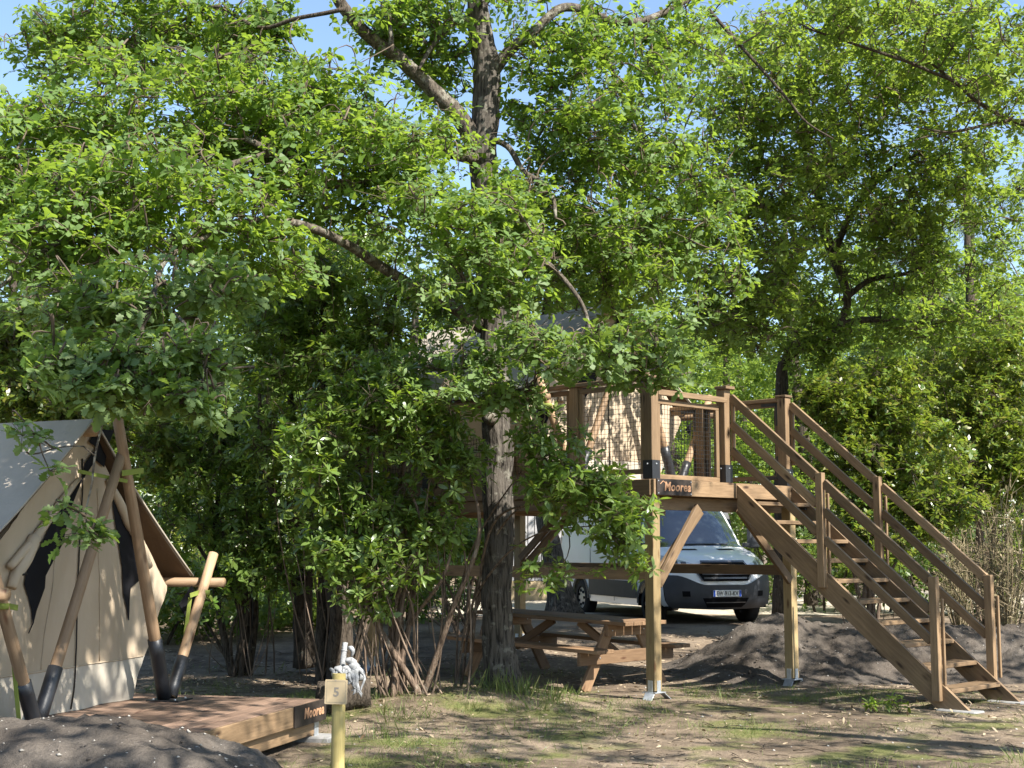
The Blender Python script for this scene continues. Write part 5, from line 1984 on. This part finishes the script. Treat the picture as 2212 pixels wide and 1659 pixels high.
# windscreen
ws = vgrid('windscreen', M['vglass'], lambda b: 1.335 - .03 * abs(b * 2 - 1) ** 2, lambda b: 2.09 - .02 * abs(b * 2 - 1) ** 2, -.93, .93, 14, 18, .010)
tube('wiper', M['bumper'], van, [vfront(1.345, -.55, .03), vfront(1.36, 0, .035), vfront(1.36, .6, .03)], [.012] * 3, 6, 8, local=True)
# number plate
npz = .545
pl0 = vfront(npz, 0, .03)
plm = VM @ Matrix.Translation((pl0.x + .012, 0, npz)) @ Matrix.Rotation(pi / 2, 4, 'Z')
numplate = box('number_plate', M['plate'], van, plm, .52, .012, .11, .003)
for sx in (-1, 1):
    box('plate_band', M['plateblue'], numplate, plm @ Matrix.Translation((sx * .238, -.0045, 0)), .038, .006, .104, .001)
tm = text_mesh('EW-913-KV', .098, M['inkblack'], .0006, 0, .0012, .98)
tx = max(v.co.x for v in tm.vertices) - min(v.co.x for v in tm.vertices)
link('lettering', tm, None, numplate, W=plm @ Matrix.Translation((0, -.0072, -.001)) @ Matrix.Rotation(pi / 2, 4, 'X') @ Matrix.Diagonal((.40 / tx, 1, 1, 1)))

# ------------------------------------------------------------------ pale cabin far behind
cab = P(1200, 1240, 31.0)
cabin = thing('cabin', 'pale ribbed cabin wall showing behind the platform, left of the van', 'cabin', (cab.x, cab.y, gzf(cab.x, cab.y)))
M['cladding'] = plain('pale_cladding', (.38, .37, .37), .6, .3, var=.08, scale=3)
M['skirting'] = plain('tan_skirting', (.42, .33, .20), .8, .2)
cz = gzf(cab.x, cab.y)
for k in range(20):
    xx = cab.x - 1.15 + k * .152
    beam('cladding_board', M['cladding'], cabin, (xx, cab.y + .02 * (k % 2), cz + .42), (xx, cab.y + .02 * (k % 2), cz + 2.35), .135, .03, up=Vector((0, 1, 0)))
beam('skirting', M['skirting'], cabin, (cab.x - 1.22, cab.y + .03, cz + .2), (cab.x + 1.82, cab.y + .03, cz + .2), .05, .42)
box('wall_core', M['cladding'], cabin, Matrix.Translation((cab.x + .3, cab.y + 1.3, cz + 1.35)), 3.0, 2.5, 2.2, .01)
box('roof', M['fly'], cabin, Matrix.Translation((cab.x + .3, cab.y + 1.2, cz + 2.46)), 3.3, 2.9, .12, .01)

# ------------------------------------------------------------------ log with the mop
lp = P(738, 1470, 13.6)
lz = gzf(lp.x, lp.y)
lg = thing('log', 'short reddish-brown log lying under the white mop behind the number sign', 'log', (lp.x, lp.y, lz))
ld = Vector((.80, .45, .02)).normalized()
c0 = Vector((lp.x - .01, lp.y + .14, lz + .15))
o, _ = bark_tube('bark', M['dbark'], lg, [c0 - ld * .26, c0, c0 + ld * .30], [.16, .165, .15], 28, .03, .10, .012, seed=77)
me = o.data
mop = thing('mop', 'old grey-white string mop with pale tube socket, draped over the log', 'mop', (lp.x, lp.y, lz))
h0, h1 = P(739, 1438, 13.45), P(746, 1388, 13.50)
tube('socket', M['white_rag'], mop, [h0 + Vector((0, 0, -.05)), h0.lerp(h1, .55), h1], [.030, .026, .025], 12, 8)
tube('collar', M['white_rag'], mop, [h0.lerp(h1, .62), h0.lerp(h1, .68)], [.030, .030], 12)
tube('rag_strip', M['white_rag'], mop, [P(752, 1399, 13.5), P(758, 1400, 13.48), P(763, 1408, 13.46), P(759, 1420, 13.46)], [.012, .026, .020, .004], 6, 8)
hd = P(745, 1446, 13.40)
rg = np.random.default_rng(15)
for k, (uu, vv, r) in enumerate(((733, 1449, .055), (750, 1449, .06), (765, 1440, .055), (757, 1457, .06), (772, 1450, .055), (743, 1458, .06), (758, 1428, .04), (776, 1462, .045), (728, 1458, .04))):
    c = P(uu, vv, 13.38)
    lum = [c + Vector((-.05, 0, .01)), c, c + Vector((.05, .01, -.015))]
    tube('mop_head', M['white_rag'], mop, lum, [r * .55, r, r * .5], 9, 9)
for k in range(20):
    t = k / 19
    a = P(720 + 54 * t + rg.normal(0, 4), 1449 + rg.normal(0, 4), 13.36 + rg.normal(0, .02))
    eu, ev = 722 + 62 * t ** .8 + rg.normal(0, 5), 1462 + 36 * t ** 1.3 + rg.normal(0, 6)
    b_ = P(eu, ev, 13.24 - .03 * t)
    m_ = a.lerp(b_, .5) + Vector((rg.normal(0, .02), -.03, .025))
    w_ = rg.uniform(.7, 1.6)
    tube('strand', M['white_rag'], mop, [a, m_, b_ + Vector((rg.normal(0, .02), 0, .01)), b_ + Vector((rg.normal(0, .03), 0, -.03))], [.014 * w_, .017 * w_, .012 * w_, .003], 6, 9)

# round brown stone on the heap, pale stones
rk = Vector((4.75, 17.55, 0))
rk.z = gzf(rk.x, rk.y) + float(h_right(np.array([rk.x]), np.array([rk.y]))[0])
sv, sf = [], []
ns, nt = 14, 9
for j in range(nt + 1):
    th_ = pi * j / nt
    for i in range(ns):
        a = 2 * pi * i / ns
        d = Vector((sin(th_) * cos(a), sin(th_) * sin(a), cos(th_)))
        r = 1 + .35 * float(fbm(d.x * 1.5 + 3, d.y * 1.5, d.z * 1.5, 8, 3))
        sv.append(rk + Vector((d.x * .17, d.y * .15, d.z * .13)) * r)
sf = [(j * ns + i, j * ns + (i + 1) % ns, (j + 1) * ns + (i + 1) % ns, (j + 1) * ns + i) for j in range(nt) for i in range(ns)]
rock = link('boulder', pymesh('boulder', [q - rk for q in sv], sf, M['rock'], True), M['rock'], W=Matrix.Translation(rk))
tag(rock, 'round brown boulder on the soil heap behind the stair stringer', 'boulder')

# two leafy sprouts on the bare ground before the stairs
for k, (u, v_) in enumerate(((1893, 1528), (1943, 1526))):
    b = P(u, v_, 13.75)
    b.z = gzf(b.x, b.y)
    root = thing('leafy_sprout', ('left' if k == 0 else 'right') + ' one of two small green sprouts on bare soil before the stairs', 'plant', b, group='green sprouts before the stairs')
    rr = np.random.default_rng(40 + k)
    m = 9
    Cc = np.array(b) + np.stack([rr.normal(0, .07, m), rr.normal(0, .05, m), rr.uniform(.06, .17, m)], 1)
    A = nrm(rr.normal(0, .4, (m, 3)) + np.array([0, 0, 1]))
    pos, dr, nm_, L = rosettes_to_leaves(Cc, A, np.full(m, .075), 5, .3, 1, rr)
    leaf_objects(pos, dr, nm_, L, 'arb', M['arb'], root)
    vv, ff = prism_tubes(np.repeat(np.array(b)[None], m, 0), Cc, np.full(m, .003), np.full(m, .002), 4)
    link('stalks', npmesh('stalks', loc_np(root, vv), ff, M['stem']), M['stem'], root, kind='stuff')

# ------------------------------------------------------------------ ground cover
rr = np.random.default_rng(77)


def scatter(n, x0, x1, y0, y1, dens=None):
    p = np.stack([rr.uniform(x0, x1, n), rr.uniform(y0, y1, n)], 1)
    if dens is not None:
        p = p[rr.uniform(size=n) < dens(p[:, 0], p[:, 1])]
    return p


# grass blades
def gdens(x, y):
    a = smooth((fbm(x * .8, y * .8, 0, 71, 3) + .04) / .16) * .55
    a = a + 1.3 * np.exp(-(((x + 2.6) / 1.1) ** 2 + ((y - 13.6) / .9) ** 2))
    a = a + 1.5 * np.exp(-(((x + .5) / 1.2) ** 2 + ((y - 14.0) / .6) ** 2))
    a = a + 1.0 * np.exp(-(((x + .7) / .6) ** 2 + ((y - 11.0) / 1.2) ** 2))
    a = a + .9 * np.exp(-(((x - 2.3) / .7) ** 2 + ((y - 9.9) / .5) ** 2)) + .7 * np.exp(-(((x - .4) / .7) ** 2 + ((y - 10.0) / .5) ** 2)) + .9 * np.exp(-(((x - 3.9) / .5) ** 2 + ((y - 10.2) / .6) ** 2))
    inside = (np.abs((x + 3.15) * .966 - (y - 10.9) * .259 + 1.4) < 2.66) & (np.abs((x + 3.15) * .259 + (y - 10.9) * .966) < 1.4)
    return np.where(inside, 0, a) * np.clip(1.2 - (y - 14.5) / 4, .12, 1)


p = scatter(90000, -4.2, 5.6, 8.6, 18.5, gdens)
n = len(p)
z = gz(p[:, 0], p[:, 1])
pos = np.stack([p[:, 0], p[:, 1], z - .005], 1)
d = nrm(rr.normal(0, .55, (n, 3)) * np.array([1, 1, .2]) + np.array([0, 0, .75]))
nn = nrm(np.cross(d, rr.normal(size=(n, 3))))
tuft = vnoise(p[:, 0] * 5, p[:, 1] * 5, 0, 3)
g = leaf_mesh('grass', pos, d, nn, (.03 + .10 * tuft ** 2) * rr.uniform(.6, 1.4, n), 'needle', M['grass'], None, rr)
# a few taller tufts
tp = [(P(1070, 1500, 14.4), 110, .22), (P(1130, 1490, 14.3), 90, .22), (P(1190, 1500, 14.2), 60, .2), (P(860, 1500, 13.3), 60, .16), (P(370, 1440, 13.6), 50, .16), (P(840, 1560, 12.0), 60, .14), (P(420, 1480, 13.0), 60, .14), (P(690, 1640, 9.6), 40, .14), (P(560, 1480, 13.2), 40, .14)]
pp, dd, ll = [], [], []
for c, m, L in tp:
    q = np.stack([c.x + rr.normal(0, .13, m), c.y + rr.normal(0, .13, m)], 1)
    pp.append(np.stack([q[:, 0], q[:, 1], gz(q[:, 0], q[:, 1]) - .01], 1))
    dd.append(nrm(rr.normal(0, .38, (m, 3)) + np.array([0, 0, 1.0])))
    ll.append(L * rr.uniform(.4, 1.3, m))
pp, dd, ll = np.concatenate(pp), np.concatenate(dd), np.concatenate(ll)
leaf_mesh('tall_grass', pp, dd, nrm(np.cross(dd, rr.normal(size=dd.shape))), ll, 'needle', M['grass'], None, rr)
# fallen leaves and twigs
p = scatter(17000, -5, 8, 8.6, 22, lambda x, y: .15 + .85 * smooth((fbm(x * .9, y * .9, 0, 81, 3) + .1) / .3) * np.where((y > 13) & (x < 1), 1, .5))
n = len(p)
pos = np.stack([p[:, 0], p[:, 1], gz(p[:, 0], p[:, 1]) + rr.uniform(.002, .016, n)], 1)
d = nrm(rr.normal(0, 1, (n, 3)) * np.array([1, 1, .28]))
nn = nrm(rr.normal(0, .35, (n, 3)) + np.array([0, 0, 1]))
nn = nrm(nn - d * (nn * d).sum(1, keepdims=True))
leaf_mesh('leaf_litter', pos, d, nn, rr.uniform(.025, .07, n), 'arbmid', M['litter'], None, rr)
p = scatter(1500, -4.5, 7, 8.8, 20)
n = len(p)
a = rr.uniform(0, 6.28, n)
L = rr.uniform(.05, .30, n)
q0 = np.stack([p[:, 0], p[:, 1], gz(p[:, 0], p[:, 1]) + .008], 1)
x1_, y1_ = p[:, 0] + np.cos(a) * L, p[:, 1] + np.sin(a) * L
q1 = np.stack([x1_, y1_, gz(x1_, y1_) + .012], 1)
v, f = prism_tubes(q0, q1, rr.uniform(.002, .006, n), np.full(n, .002), 4, rr.normal(0, .01, (n, 3)), 2)
link('fallen_twigs', npmesh('fallen_twigs', v, f, M['twig']), M['twig'], kind='stuff')
p = scatter(500, -4, 7, 8.8, 19)
scatter_stones('gravel', np.stack([p[:, 0], p[:, 1], gz(p[:, 0], p[:, 1])], 1), rr.uniform(.004, .016, len(p)), M['stone'], None, rr)
